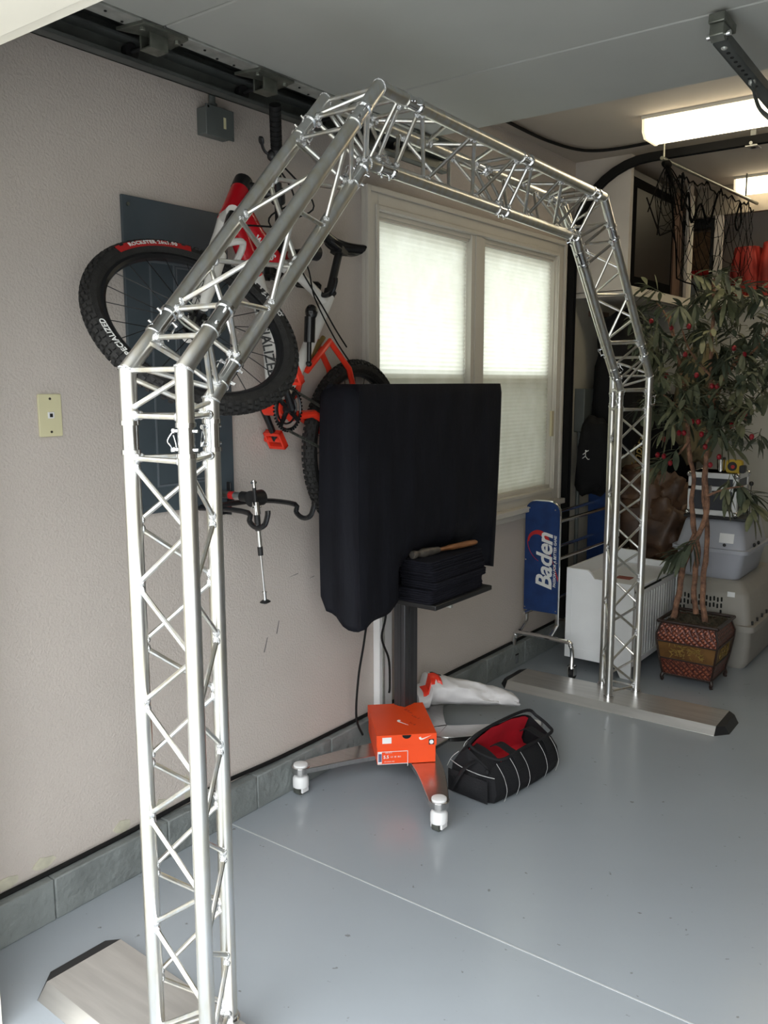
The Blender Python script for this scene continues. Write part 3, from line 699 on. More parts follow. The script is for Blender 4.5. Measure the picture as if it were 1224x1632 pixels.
# sidewall lettering
def side_text(txt, ang, size, m, parent, nm, rad, lift, sp=1., flip=False):
    d = (fx*math.cos(ang)+fy*math.sin(ang)); tdir = -(d.cross(nw)) if not flip else d.cross(nw)
    tdir = d.cross(nw)
    T = frame(fh+nw*lift, tdir, d, nw)
    MB().text(txt, size, T, .0006, bend=rad, bold=.0004, sp=sp).build(nm, m, parent, smooth=False)
def ang_of(u, v):   # angle on the wheel plane of a photo point
    d = _r2*((u-612)/FPX)+_u2*(-(v-816)/FPX)+_f; t = (fh-CAM).dot(nw)/d.dot(nw); p = CAM+d*t-fh
    return math.atan2(p.dot(fy), p.dot(fx))
side_text('SPECIALIZED', ang_of(140, 560), .022, M_txtw, fw, 'tire_lettering', Rcf, .0262, 1.05)
side_text('S-WORKS', ang_of(452, 490), .022, M_txtw, fw, 'tire_lettering', Rcf, .0262)
side_text('ROCKSTER 26x1.90', ang_of(245, 410), .017, M_txtw, fw, 'tire_lettering', Rcf+.002, .0272, 1.1)
rb_ = MB(); a0 = ang_of(245, 410); nA = 24; vs = []
for i in range(nA+1):
    a = a0+(i/nA-.5)*.86
    vs += [cpf(a, Rcf-.010, .0250), cpf(a, Rcf+.014, .0235)]
rb_.add(vs, [(2*i, 2*i+1, 2*i+3, 2*i+2) for i in range(nA)]).build('red_sidewall_band', M_swred, fw)
# frame tubes
hd = (ht_-hb_).normalized()
P_st = bp(.300, .493); P_bb = bp(.515, .047); P_piv = bp(.40, .20)
tA, tB = at(402, 372, 0, .140), at(437, 414, 0, .125)
dA, dB, dC = at(388, 395, 0, .14), at(405, 440, 0, .135), at(432, 535, 0, .125)
fm = MB(); fm.tube([hb_.lerp(ht_, .6), tA, tB], [.034, .036, .028], 16)
fm.tube([hb_.lerp(ht_, .2), dA, dB], [.030, .031, .029], 16)
fm.cyl(hb_-hd*.02, ht_, .029, n=20)
fm.build('front_frame', M_red, bk)
MB().tube([dB, dC, P_bb+W*.03], [.030, .031, .033], 16).tube([tB, tB.lerp(P_st, .5), P_st-W*.03], [.022, .018, .017], 14).tube([P_st, bp(.39, .27), bp(.48, .09)], [.021, .022, .024], 14).build('rear_frame', M_bwhite, bk)
MB().cyl(P_bb-N*.04, P_bb+N*.04, .026, n=20).tube([P_bb+N*.0, bp(.44, .12), bp(.41, .18)], [.035, .034, .02], 12, flat=.7).build('bottom_bracket_shell', M_redo, bk)
MB().cyl(P_bb+W*.035-N*.030+F*-.01, P_bb+W*.06+N*.036+F*-.015, .022).build('white_stripe', M_bwhite, bk)
tg = MB()
for s in (-1, 1):
    tg.tube([P_piv+N*.02*s, bp(.30, .33, .03*s), bp(.18, .26, .045*s), bp(.02, .02, .055*s)], [.012, .012, .011, .010], 10)
tg.build('seat_stay', M_redo, bk, split=True)
tg = MB()
for s in (-1, 1): tg.tube([bp(.46, .03, .02*s), bp(.36, .06, .042*s), bp(.20, .03, .05*s), bp(.0, 0, .06*s)], [.018, .014, .012, .010], 10)
tg.build('chain_stay', M_redo, bk, split=True)
MB().cyl(P_piv, bp(.30, .345), .009).cyl(bp(.385, .235), bp(.318, .33), .006, n=6).build('shock_link', mat('gold_link', (.30, .22, .08), .35, .7, var=.2), bk)
MB().cyl(bp(.452, .375, .045), bp(.438, .29, .045), .019).cyl(bp(.438, .29, .045), bp(.425, .225, .045), .008).ball(bp(.455, .39, .05), (.022, .022, .026)).ball(bp(.425, .22, .045), .011).build('shock', M_blackgl, bk)
def on_tube(txt, a, b_, t, size, m, r):
    d = (b_-a).normalized(); o = a.lerp(b_, t); n_ = (CAM-o); n_ = (n_-d*n_.dot(d)).normalized()
    MB().text(txt, size, frame(o+n_*(r+.001), d, n_.cross(d), n_), .001, bold=.0008).build('frame_lettering', m, bk, smooth=False)
on_tube('SPECIALIZED', dB, P_bb+W*.03, .50, .044, M_txtk, .0315)
on_tube('WORKS', tA, tB, .35, .030, M_txtw, .034)
# seat post, collar, saddle
sp0, sp1 = P_st, bp(.272, .668)
MB().cyl(P_st.lerp(sp1, -.15), sp1, .0145, n=18).build('seat_post', M_black, bk)
MB().cyl(P_st.lerp(sp1, .0), P_st.lerp(sp1, .14), .021, n=18).ball(P_st.lerp(sp1, .07)+N*.02, .009).build('seat_collar', M_black, bk)
def saddle(u, v):
    # u along 0 nose ..1 tail, v around
    f0 = .400-.225*u; wd = .017+.055*max(0, (u-.35)/.65)**1.3; hh = .020+.006*u; top = .700+.012*u*u-.012*math.sin(PI*u)
    a = 2*PI*v; k = math.sin(a)
    if u < .02 or u > .98: wd *= .3; hh *= .3
    return bp(f0, top+(hh*.6*k if k > 0 else hh*k*1.3), wd*math.cos(a)+.0)
sm_ = MB().grid(lambda i, j: saddle(j, i), 16, 14, cu=True)
sm_.f += [tuple(i*14 for i in range(16)), tuple(i*14+13 for i in range(16))[::-1]]
sd_ = sm_.build('saddle', M_blackgl, bk)
rl = MB()
for s in (-1, 1): rl.tube(bez([bp(.36, .69, 0), bp(.33, .672, .02*s), bp(.24, .668, .022*s), bp(.18, .69, .03*s)], 4), .0035, 6)
rl.box((-.02, -.012, -.025), (.02, .012, .025), frame(bp(.272, .668), F, W)); rl.build('saddle_rail', M_black, sd_)
# fork
fcr = fh+(hb_-fh)*.86; fup = (hb_-fh).normalized(); xo = nw*.062
fk = MB()
for s in (-1, 1):
    fk.tube([fh+xo*s, fh+xo*s+fup*.10, fcr-fup*.18+xo*s], [.013, .019, .020], 14)
fk.tube(bez([fh+xo+fup*.26, fh+xo*.9+fup*.31+nw.cross(fup)*.055*-1, fh-xo*.9+fup*.31+nw.cross(fup)*-.055, fh-xo+fup*.26], 5), .010, 8)
fk.build('fork_lowers', M_bwhite, bk)
st_ = MB()
for s in (-1, 1): st_.cyl(fcr-fup*.19+xo*s, fcr+xo*s, .015)
st_.build('fork_stanchion', M_blackgl, bk, split=True)
MB().tube([fcr-xo*1.15, fcr-xo*.6+fup*.02, hb_-fup*.01, fcr+xo*.6+fup*.02, fcr+xo*1.15], [.022, .024, .03, .024, .022], 14).build('fork_crown', M_bwhite, bk)
# cockpit
bt, bb2 = V((.335, 1.915, 2.312)), V((.085, 2.19, 1.875)); bm_ = (bt+bb2)/2; bd = (bt-bb2).normalized()
MB().cyl(ht_, ht_+hd*.045, .030, n=18).ball(ht_+hd*.035, (.032, .032, .026)).tube([ht_+hd*.025, ht_.lerp(bm_, .6)+hd*.01, bm_], [.022, .016, .018], 12).cyl(bm_-bd*.02, bm_+bd*.02, .022, n=16).build('stem', M_black, bk)
MB().cyl(bt-bd*.10, bb2+bd*.10, .0125, n=14).build('handlebar', M_black, bk)
for s, e_ in ((1, bt), (-1, bb2)):
    gm = MB()
    for k in range(9): q = e_-bd*s*(.004+.0145*k); gm.cyl(q-bd*s*.0, q-bd*s*.011, .0175, n=14)
    gm.cyl(e_-bd*s*.004, e_-bd*s*.132, .0158, n=14); gm.build('grip', M_blackcord, bk)
    tv = V((-.45, -.45, 0)).normalized()
    q = e_-bd*s*.155
    lv = MB().ball(q+tv*.014, (.016, .014, .018)).tube(bez([q+tv*.02, q+tv*.035+bd*s*.012, q+tv*.042+bd*s*.032, q+tv*.044+bd*s*.055], 4), [.006]*9+[.010, .011, .010, .008], 8, flat=.6)
    lv.build('brake_lever', M_black, bk)
for path in ([bm_+bd*.10, bm_+bd*.05+V((.03, .04, -.05)), bp(.72, .60, .04), bp(.50, .55, .03), bp(.42, .45, .03), bp(.30, .34, .05), bp(.18, .28, .05)],
             [bm_-bd*.06, bm_+V((.05, -.03, -.10)), hb_+V((.05, -.04, -.04)), fh+xo+fup*.2],
             [bm_+bd*.12, bm_+V((.06, .10, -.02)), bp(.62, .60, .03), bp(.35, .40, .05), bp(.22, .33, .05)]):
    MB().tube(bez(path, 8), .0028, 6).build('cable_hose', M_blackcord, bk)
# drivetrain
ck = MB(); ck.ring(P_bb+N*.052, N, .068, .004, 48, 6); ck.ring(P_bb+N*.046, N, .050, .0035, 40, 6)
for i in range(40):
    a = 2*PI*i/40; d = F*math.cos(a)+W*math.sin(a); ck.box((-.003, 0, -.002), (.003, .008, .002), frame(P_bb+N*.052+d*.070, N.cross(d), d))
for i in range(4): a = i*PI/2+.4; d = F*math.cos(a)+W*math.sin(a); ck.cyl(P_bb+N*.05, P_bb+N*.05+d*.066, .008, n=8)
ck.build('chainring', M_blackgl, bk)
ca = (at(447, 605, 0, .20)-P_bb); ca = (ca-N*ca.dot(N)).normalized()
for s in (1, -1):
    d = ca*s if s > 0 else -ca
    a_, b_ = P_bb+N*(.068*s), P_bb+N*(.082*s)+d*.135
    if s < 0: a_, b_ = P_bb-N*.055, P_bb-N*.06-ca*.135
    MB().tube([a_, a_.lerp(b_, .5), b_], [.014, .011, .012], 10).cyl(P_bb+N*.04*s, a_, .015).build('crank_arm', M_blackgl, bk)
    T = frame(b_+N*(.04 if s > 0 else -.0), ca, N)
    MB().box((-.034, -.035, -.012), (-.022, .035, .012), T).box((.022, -.035, -.012), (.034, .035, .012), T).box((-.034, -.035, -.012), (.034, -.026, .012), T).box((-.034, .026, -.012), (.034, .035, .012), T).cyl(T @ V((0, -.045, 0)), T @ V((0, .03, 0)), .011).build('pedal', M_redo, bk, bevel=.002)
chn = MB()
for s0, e0 in ((P_bb+N*.052+W*.068, bp(0, .045, .05)), (P_bb+N*.052-W*.068, bp(0.03, -.09, .05))):
    nL = 34
    for k in range(nL): a_ = s0.lerp(e0, k/nL); b_ = s0.lerp(e0, (k+.8)/nL); chn.box((0, -.0042, -.003), ((b_-a_).length, .0042, .003), frame(a_, b_-a_, W))
    chn.build('chain', M_hinge, bk); chn = MB()
cs = MB()
for k in range(6): cs.cyl(RH+N*(.028+.004*k), RH+N*(.030+.004*k), .050-.005*k, n=24)
cs.build('cassette', M_hinge, bk)

# ------------------------------------------------------------ monitor stand, cover, folded cloths, hammer
SX, SY = .205, 2.755
ms_ = thing('monitor_stand', (SX, SY, 0), 'wheeled monitor stand with square grey post and curved steel legs, draped in black', 'monitor stand')
MB().box((SX-.03, SY-.045, .10), (SX+.025, SY+.045, 1.30)).build('post', M_post, ms_, bevel=.004)
MB().box((SX+.0255, SY-.012, .10), (SX+.028, SY+.012, .95)).box((SX-.012, SY-.0475, .10), (SX+.006, SY-.0452, .95)).build('post_slot', mat('slot_dark', (.03, .03, .032), .5), ms_)
MB().box((SX+.02, SY-.42, .96), (SX+.10, SY+.42, 1.48)).build('monitor', M_blackgl, ms_, bevel=.006)
MB().box((SX-.0, SY-.155, .68), (.448, SY+.262, .70)).build('shelf', M_black, ms_, bevel=.004)
MB().box((.43, 2.70, .672), (.452, 2.712, .682)).build('shelf_bracket', M_galv, ms_)
cA, cB, cC, cD = V((.085, 2.245, 0)), V((.645, 2.330, 0)), V((.10, 3.14, 0)), V((.60, 3.125, 0))
cen = V((.27, 2.72, 0))
def crescent(p, q, mid, name='leg_arc'):
    Ps = bez([p, p.lerp(mid, .5)+(mid-(p+q)/2)*.13, mid, q.lerp(mid, .5)+(mid-(p+q)/2)*.13, q], 8); n = len(Ps); vs = []
    for i, c in enumerate(Ps):
        d = (Ps[min(i+1, n-1)]-Ps[max(i-1, 0)]).normalized(); s_ = V((-d.y, d.x, 0)); wd = .033+.030*math.sin(PI*i/(n-1))
        for a, z in ((-wd, .088), (wd, .088), (wd, .108), (-wd, .108)): vs.append(V((c.x, c.y, z))+s_*a)
    fs = [(i*4+k, i*4+(k+1) % 4, (i+1)*4+(k+1) % 4, (i+1)*4+k) for i in range(n-1) for k in range(4)]+[(0, 1, 2, 3), tuple((n-1)*4+k for k in (3, 2, 1, 0))]
    o = MB().add(vs, fs)
    for e in (p, q): o.cyl((e.x, e.y, .086), (e.x, e.y, .110), .036, n=24)
    return o.build(name, M_steel, ms_, bevel=.002)
crescent(cA, cB, V((.31, 2.63, 0))); crescent(cC, cD, V((.31, 2.83, 0)))
MB().box((.15, 2.60, .09), (.39, 2.88, .106)).build('centre_plate', M_steel, ms_, bevel=.004)
for c in (cA, cB, cC, cD):
    o = MB().tube([(c.x, c.y, .108), (c.x, c.y, .116), (c.x, c.y, .118)], [.027, .026, .020], 24).build('cap', M_white, ms_)
    q = MB(); q.tube([(c.x, c.y, .028), (c.x, c.y, .062), (c.x, c.y, .072)], [.030, .030, .024], 20); 
    q.box((c.x-.024, c.y-.018, .010), (c.x-.015, c.y+.018, .04)); q.box((c.x+.015, c.y-.018, .010), (c.x+.024, c.y+.018, .04))
    k = q.build('caster', M_white, ms_, bevel=.003)
    MB().cyl((c.x, c.y, .07), (c.x, c.y, .088), .014).build('caster_stem', M_chrome, k)
    MB().cyl((c.x-.012, c.y-.008, .021), (c.x+.012, c.y-.008, .021), .021, n=20).build('caster_wheel', M_hinge, k)
# power cords from the screen
for nm, P, lab in (('power_cord', [(.10, 2.62, .80), (.10, 2.635, .62), (.095, 2.62, .50), (.10, 2.575, .36), (.10, 2.56, .2), (.10, 2.60, .112)], 'black cord hanging in a long curve from under the black cover'),
                   ('short_cord', [(.14, 2.71, .80), (.14, 2.705, .6), (.13, 2.69, .5), (.135, 2.73, .40), (.14, 2.73, .29), (.14, 2.725, .26)], 'short black cord dangling beside the stand post, ending in mid air')):
    tag(MB().tube(bez(P, 8), .0045, 8).build(nm, M_blackcord), lab, 'cord')
# the black cover
ccv = MB(); nA, nZ = 120, 44
def cover(i, j):
    a = i; t = j
    # perimeter walk: left side (y=Y0) -> front (x=X1) -> right side -> back
    Y0, Y1, X0, X1 = 2.275, 3.245, .178, .352
    per = [(Y1-Y0), (X1-X0), (Y1-Y0), (X1-X0)]; tot = sum(per); s = a*tot; r = .035
    def pt(s):
        s %= tot
        if s < per[0]: return V((X1, Y0+s, 0)), V((1, 0, 0))
        s -= per[0]
        if s < per[1]: return V((X1-s, Y1, 0)), V((0, 1, 0))
        s -= per[1]
        if s < per[2]: return V((X0, Y1-s, 0)), V((-1, 0, 0))
        s -= per[2]
        return V((X0+s, Y0, 0)), V((0, -1, 0))
    acc = V(); an = V()
    for k in range(-3, 4): p, n_ = pt(s+k*.0035); acc += p; an += n_
    p = acc/7; n_ = an.normalized()
    front = max(0, n_.x); left = max(0, -n_.y); right = max(0, n_.y)
    # lower hem height
    y = p.y
    hem = .735 if not (2.55 <= y <= 3.05) else .708
    if y < 2.55: hem = .735-.075*max(0, min(1, (2.55-y)/.26))
    if y > 3.05: hem = .74
    if left > .3: hem = .665+.055*max(0, (.30-p.x)/.14)
    if n_.x < -.5: hem = .76
    ztop = 1.512; z = ztop+(hem-ztop)*t
    tt = (ztop-z)/(ztop-.70)
    fold = math.sin(s*46)*.5+math.sin(s*21+1.3)*.6+math.sin(s*83+.4)*.22
    amp = (.0015+.010*tt**1.1)*(1.25 if left > .5 else 1)
    if front > .5: amp *= .45
    q = p+n_*(fold*amp)
    # chamfered shoulders
    sh = max(0, 1-t/.045)
    if front > .3: q -= n_*.006*sh
    elif left > .3 or right > .3: q -= n_*.026*sh
    else: q -= n_*.05*sh
    # front falls back below the screen behind the shelf stack
    if front > .3 and z < .98:
        k = max(0, min(1, (.98-z)/.16)); kk = max(0, min(1, (y-2.50)/.12))*max(0, min(1, (3.20-y)/.12)); q.x -= .105*k*kk*k
    # sides pull in
    if right > .3 or y > 3.2: q.y -= .05*tt**1.5
    if left > .3: q.y -= .010*math.sin(PI*min(1, tt))
    z += .010*math.sin(s*30)*tt**4
    return V((q.x, q.y, z))
ccv.grid(lambda i, j: cover(i, j), nA, nZ, cu=True)
ccv.f.append(tuple(i*nZ for i in range(nA))[::-1])
cvo = ccv.build('monitor_cover', M_cloth, ang=70)
so = cvo.modifiers.new('thick', 'SOLIDIFY'); so.thickness = .0015; so.offset = -1
tag(cvo, 'black cloth cover draped over the big screen on the stand', 'cloth cover')
# seam line down front left corner
MB().tube([(.350, 2.30, 1.44), (.351, 2.298, 1.40), (.350, 2.296, 1.36)], .002, 6).build('zip', M_chrome, cvo)
# folded cloths on the shelf
names = ['bottom', 'second from bottom', 'third from bottom', 'third from top', 'second from top', 'topmost']
zz = .701
for k in range(6):
    th = [.027, .026, .028, .026, .028, .026][k]; dx, dy = rnd.uniform(-.006, .006), rnd.uniform(-.012, .012)
    x0, x1, y0, y1 = .27+dx, .436+dx, 2.60+dy, 2.985+dy
    c = MB()
    for q in range(3):
        za, zb = zz+th*q/3+.0004, zz+th*(q+1)/3-.0004; e = rnd.uniform(-.004, .004)
        vs = []; n = 28; pl = rrect(x0, y0+e, x1+e, y1, .02, 6)
        mid = (za+zb)/2
        m_ = len(pl)
        for zc, ins in ((za, .004), (za+.002, .0012), (mid, 0), (zb-.002, .0012), (zb, .004)):
            cx_, cy_ = (x0+x1)/2, (y0+y1)/2
            for (px, py) in pl:
                dn = V((px-cx_, py-cy_, 0)).normalized(); vs.append((px-dn.x*ins, py-dn.y*ins+.003*math.sin(px*60+k), zc))
        fs = [(r_*m_+i, r_*m_+(i+1) % m_, (r_+1)*m_+(i+1) % m_, (r_+1)*m_+i) for r_ in range(4) for i in range(m_)]+[tuple(range(m_))[::-1], tuple(4*m_+i for i in range(m_))]
        c.add(vs, fs)
    tag(c.build('folded_cloth', M_felt), 'folded black cloth on the stand shelf, %s of its stack' % names[k], 'folded cloth', 'black folded cloths stacked on the shelf')
    zz += th
hm = thing('hammer', (.36, 2.8, zz), 'hammer with brown wooden handle lying on the stack of folded black cloths', 'hammer')
h0, h1 = V((.345, 2.665, zz+.016)), V((.400, 2.965, zz+.020)); hd_ = (h1-h0).normalized(); hx = V((-hd_.y, hd_.x, 0))
hp = bez([h0, h0.lerp(h1, .3), h0.lerp(h1, .55), h0.lerp(h1, .85), h1], 4)
MB().tube(hp, [.010]*5+[.010, .011, .013, .0145, .015, .0155, .0155, .0155, .015, .0145, .013, .009], 12, flat=.75).build('handle', M_wood, hm)
hc = h0+hd_*.012
MB().tube([hc-hd_*.07, hc-hd_*.062, hc-hd_*.055, hc-hd_*.035], [.015, .017, .016, .011], 14).tube([hc-hd_*.035, hc-hd_*.01, hc+hd_*.03, hc+hd_*.075], [.012, .018, .016, .012], 12).build('head', M_ham, hm)
MB().ball(hc+hx*.004+Z_*.012, (.010, .010, .005)).build('rust_mark', mat('rust', (.25, .09, .04), .8, var=.3), hm)

# ------------------------------------------------------------ shoebox
bx0 = (at(600, 1174, 2, .222)+at(695, 1169, 2, .222))/2
fl = at(600, 1174, 2, .222); frt = at(696, 1169, 2, .222); bl = at(578, 1124, 2, .222)
ux = (frt-fl).normalized(); uy = V((-ux.y, ux.x, 0)); wdt = (frt-fl).length; dep = .315
T = frame(V((fl.x, fl.y, .1095)), ux, uy, Z_)
sb = thing('shoebox', T @ V((wdt/2, dep/2, 0)), 'bright orange shoebox resting on the steel legs of the monitor stand', 'shoebox')
MB(T).box((.003, .003, 0), (wdt-.003, dep-.003, .105)).build('box_base', M_orange, sb, bevel=.0015)
ld = MB(T); ld.box((0, 0, .112), (wdt, dep, .1145)); ld.box((0, 0, .068), (.0015, dep, .112)); ld.box((wdt-.0015, 0, .068), (wdt, dep, .112)); ld.box((0, 0, .068), (wdt, .0015, .112)); ld.box((0, dep-.0015, .068), (wdt, dep, .112))
ld.build('lid', M_orange, sb)
cx_ = wdt*.50
MB(T).prism([(cx_+.017*math.cos(a), .1125+.014*math.sin(a)) for a in [PI+PI*k/10 for k in range(11)]], .0, .0012, frame((0, 0, 0), X_, Z_)).build('finger_hole', M_hole, sb)
def swoosh(mb, T, s):
    pts = [(-.5, .05), (-.42, -.12), (-.3, -.2), (-.12, -.17), (.5, .18), (-.08, -.06), (-.22, -.09), (-.32, -.06), (-.38, .02)]
    pts = [(-.50, .02), (-.46, -.12), (-.36, -.20), (-.20, -.19), (.55, .16), (-.12, -.055), (-.26, -.065), (-.32, .0), (-.34, .08)]
    mb.prism([(x*s, y*s) for x, y in pts], 0, .0006, T)
Tf = T @ frame((0, -.0004, 0), X_, Z_)
lm = MB(T); lm.box((.022, -.0008, .083), (.056, 0, .106)); lm.build('white_sticker', M_white, sb)
lb_ = MB(Tf)
for (a, b_) in (((.004, .002), (.118, .004)), ((.004, .050), (.118, .052)), ((.004, .002), (.006, .052)), ((.116, -.008), (.118, .052))): lb_.box((a[0], a[1], 0), (b_[0], b_[1], .0006))
lb_.box((.006, .006, 0), (.020, .050, .0006))
lb_.text('5.5', .017, Matrix.Translation((.036, .030, .0005)), .0002, bold=.0004); lb_.text('US  38  38.5', .008, Matrix.Translation((.072, .030, .0005)), .0002)
lb_.text('MEN RUN', .006, Matrix.Translation((.045, .046, .0005)), .0002); lb_.text('05/12 RUN 1984', .0055, Matrix.Translation((.048, .012, .0005)), .0002)
lb_.build('size_label', M_txtw, sb, smooth=False)
MB(Tf).box((.007, .012, .0006), (.019, .044, .0009)).build('barcode_block', mat('label_blue', (.12, .15, .30), .5, var=.5, scale=300, stretch=(1, 1, .02)), sb)
sw = MB(T); swoosh(sw, frame((wdt-.045, -.0008, .100), X_, Z_)*1 if False else T.inverted() @ T @ frame((wdt-.045, -.0004, .100), X_, Z_), .045); swoosh(sw, frame((wdt*.50, .115, .1146), V((.35, -1, 0)), V((1, .35, 0)), Z_), .06)
sw.build('swoosh_logo', M_txtw, sb, smooth=False, split=True)
MB(T).box((wdt-.030, -.0008, .071), (wdt-.010, -.0002, .092)).build('round_sticker_back', M_txtk, sb)
MB(T).cyl((wdt-.020, -.0004, .0815), (wdt-.020, -.0016, .0815), .008, n=20).build('round_sticker', M_white, sb)
scb = MB(T)
for (px, py, s, t_) in ((.155, .225, .020, 'lll.Run-'), (.172, .165, .018, 'n.lot 5'), (.150, .10, .016, 'lluc 8')): scb.text(t_, s, frame((px, py, .1146), V((.5, -1, 0)), V((1, .5, 0)), Z_), .0002)
scb.build('pen_scribble', mat('pen', (.30, .02, .01), .6), sb, smooth=False)

# ------------------------------------------------------------ white carrier bag with red print
wbg = thing('carrier_bag', (.2, 3.1, 0), 'crumpled white plastic carrier bag with red print behind the orange box', 'bag')
wm = MB()
def wbag(i, j):
    a0 = V((-.0, 3.02, 0)); 
    P0 = [V((.065, 3.00, .0)), V((.12, 3.06, 0)), V((.20, 3.10, 0)), V((.29, 3.16, 0)), V((.37, 3.21, 0)), V((.43, 3.25, 0))]
    t = j*5; k = min(4, int(t)); p = P0[k].lerp(P0[k+1], t-k)
    h = [.19, .215, .185, .15, .12, .075]; hgt = h[k]*(1-(t-k))+h[k+1]*(t-k)
    wd = .085*(1-.22*j); a = 2*PI*i
    d = V((.6, .8, 0)).normalized(); s_ = V((d.y, -d.x, 0))
    base = .112 if .1 < j < 1.1 else .0
    n_ = noise.noise(V((i*6, j*5, 3)))*.020+(.5-abs(noise.noise(V((i*9, j*9, 1)))))*.020
    z = .115+max(0, hgt-.0)*.5*(1+math.sin(a))*.62+n_*.6
    if j < .15: z = z*.8
    return p+s_*(math.cos(a)*wd+n_)+Z_*(max(.112, z) if math.sin(a) > -.99 else .112)
wm.grid(wbag, 30, 34, cu=True); wm.f += [tuple(i*34 for i in range(30)), tuple(i*34+33 for i in range(30))[::-1]]
wm.build('bag_body', M_paperw, wbg, ang=50)
rm = MB()
def onbag(i, j): return wbag(i, j)+V((.004, -.004, .004))
rm.grid(lambda a, b: onbag((31+round(a*6))/30, (2+round(b*7))/33), 7, 8); rm.build('red_print', M_redo, wbg)
hs = MB(); hs.grid(lambda a, b: onbag((7+round(a))/30, (6+round(b*4))/33), 2, 5); hs.build('handle_slot', M_hole, wbg)

# ------------------------------------------------------------ tool bag
tb = thing('tool_bag', (.63, 2.80, 0), 'open black tool bag with red lining lying on the floor right of the stand', 'tool bag')
Tb = frame((.615, 2.60, 0), V((.985, -.10, 0)), V((.14, .99, 0)), Z_)     # local x: across, y: along, z up
LB = .42
def bagsec(t):   # end taper 0..1
    return 1-.10*(abs(2*t-1))**4
outl = [(-.105, .085), (-.118, .045), (-.112, .008), (-.07, .0), (.07, .0), (.115, .006), (.128, .05), (.122, .10), (.10, .135), (.085, .15)]
outl_l = [(-.105, .085), (-.10, .13), (-.085, .175), (-.06, .20)]
shell = [(-.030, .215), (-.075, .18), (-.108, .13), (-.118, .07), (-.112, .012), (-.07, .0), (.0, .0), (.07, .0), (.115, .010), (.130, .055), (.118, .11), (.088, .15)]
def shell_pt(i, t, ins=0):
    x, z = shell[i]; s = bagsec(t); e = abs(2*t-1); bul = 1-.05*e
    cx_ = .005; nz = noise.noise(V((x*9, t*4, z*9)))*.010
    X = cx_+(x-cx_)*(s)*bul; Zz = z*(1-.16*e**3)
    if ins: X = X*(1-ins*.08); Zz = max(Zz, .012)
    return V((X+nz*.5, t*LB, max(0.0, Zz+nz*(1 if z > .02 else 0))))
bo = MB(Tb); nI, nT = len(shell), 22
bo.grid(lambda i, j: shell_pt(round(i*(nI-1)), j), nI, nT)
for tt_ in (0, 1): # ends
    e = [shell_pt(i, tt_) for i in range(nI)]; k = len(bo.v)
    cc = sum(e, V())/nI+V((0, -.03 if tt_ == 0 else .03, 0)); cc.z = .075
    bo.add(e+[cc], [(i, i+1, nI) if tt_ else (i+1, i, nI) for i in range(nI-1)]+[((nI-1), 0, nI)])
bob = bo.build('body', M_bag, tb, ang=60)
li_ = MB(Tb)
inn = [(-.028, .212), (-.045, .16), (-.06, .11), (-.05, .08), (.03, .07), (.065, .09), (.078, .12), (.085, .148)]
li_.grid(lambda i, j: V((inn[round(i*7)][0]*(1-.05*abs(2*j-1)), (.03+.94*j)*LB, inn[round(i*7)][1]*(1-.16*abs(2*j-1)**3)+noise.noise(V((i*5, j*7, 1)))*.008)), 8, 18)
li_.build('lining', M_bagred, tb, ang=60)
fl_ = MB(Tb); fl_.grid(lambda i, j: V((.094+.006*i-.02*i, (.10+.5*j)*LB, .133-.10*i)), 3, 6)
rmz = MB(Tb)   # zip rims
rmz.tube(bez([V((-.035, .02, .19)), V((-.030, .06, .214)), V((-.030, LB*.5, .222)), V((-.030, LB-.02, .212)), V((.0, LB+.005, .19)), V((.06, LB, .165)), V((.088, LB-.03, .152)), V((.090, LB*.5, .154)), V((.088, .08, .150)), V((.06, .05, .150)), V((.0, .03, .165)), V((-.035, .02, .19))], 5), .0065, 8)
rmz.grid(lambda i, j: V((-.035+.123*i, -.005+.075*j, (.178-.05*i)*(.90+.10*j)+.012*math.sin(PI*i))), 8, 6)
rmz.build('rim', M_bag, tb)
pp = MB(Tb)
pp.tube(bez([V((-.042, .0, .185)), V((-.040, .03, .206)), V((-.040, LB*.5, .222)), V((-.038, LB-.03, .214))], 6), .0010, 5)
for yy in (.02, .10, .17, .29, .37): pp.tube(bez([V((.092, yy, .152)), V((.123, yy+.004, .108)), V((.134, yy+.010, .055)), V((.119, yy+.015, .008))], 5), .0010, 5)
pp.tube(bez([V((-.10, -.006, .12)), V((-.03, -.028, .118)), V((.05, -.026, .112)), V((.105, -.008, .108))], 5), .0016, 5)
pp.tube(bez([V((-.115, -.004, .09)), V((-.08, -.02, .14)), V((-.05, -.018, .17))], 5), .0015, 5)
pp.build('white_piping', mat('grey_piping', (.45, .45, .45), .6, var=.1), tb, split=True)
for yy in (.13, .33):
    s_ = MB(Tb); P = bez([V((.128, yy, .10)), V((.104, yy, .145)), V((.060, yy+.01, .155)), V((.020, yy+.01, .165)), V((-.01, yy+.01, .150))], 6)
    vs = []
    for p in P: vs += [p+V((0, -.019, .002)), p+V((0, .019, .002)), p+V((0, .019, .006)), p+V((0, -.019, .006))]
    s_.add(vs, [(i*4+k, i*4+(k+1) % 4, (i+1)*4+(k+1) % 4, (i+1)*4+k) for i in range(len(P)-1) for k in range(4)]+[(0, 1, 2, 3), tuple(len(vs)-4+k for k in (3, 2, 1, 0))])
    s_.build('strap', M_bag, tb)
sp_ = MB(Tb); sp_.tube(bez([V((.02, .0, .15)), V((.0, -.05, .13)), V((-.03, -.065, .07)), V((-.06, -.045, .03))], 6), .011, 8, flat=.3); sp_.ball(V((.075, -.012, .125)), .010); sp_.build('shoulder_strap', M_bag, tb)
po = MB(Tb); po.grid(lambda i, j: V((-.09+.18*i, -.030-.020*math.sin(PI*i)*math.sin(PI*j), .012+.085*j)), 10, 8); po.build('end_pocket', M_bag, tb)

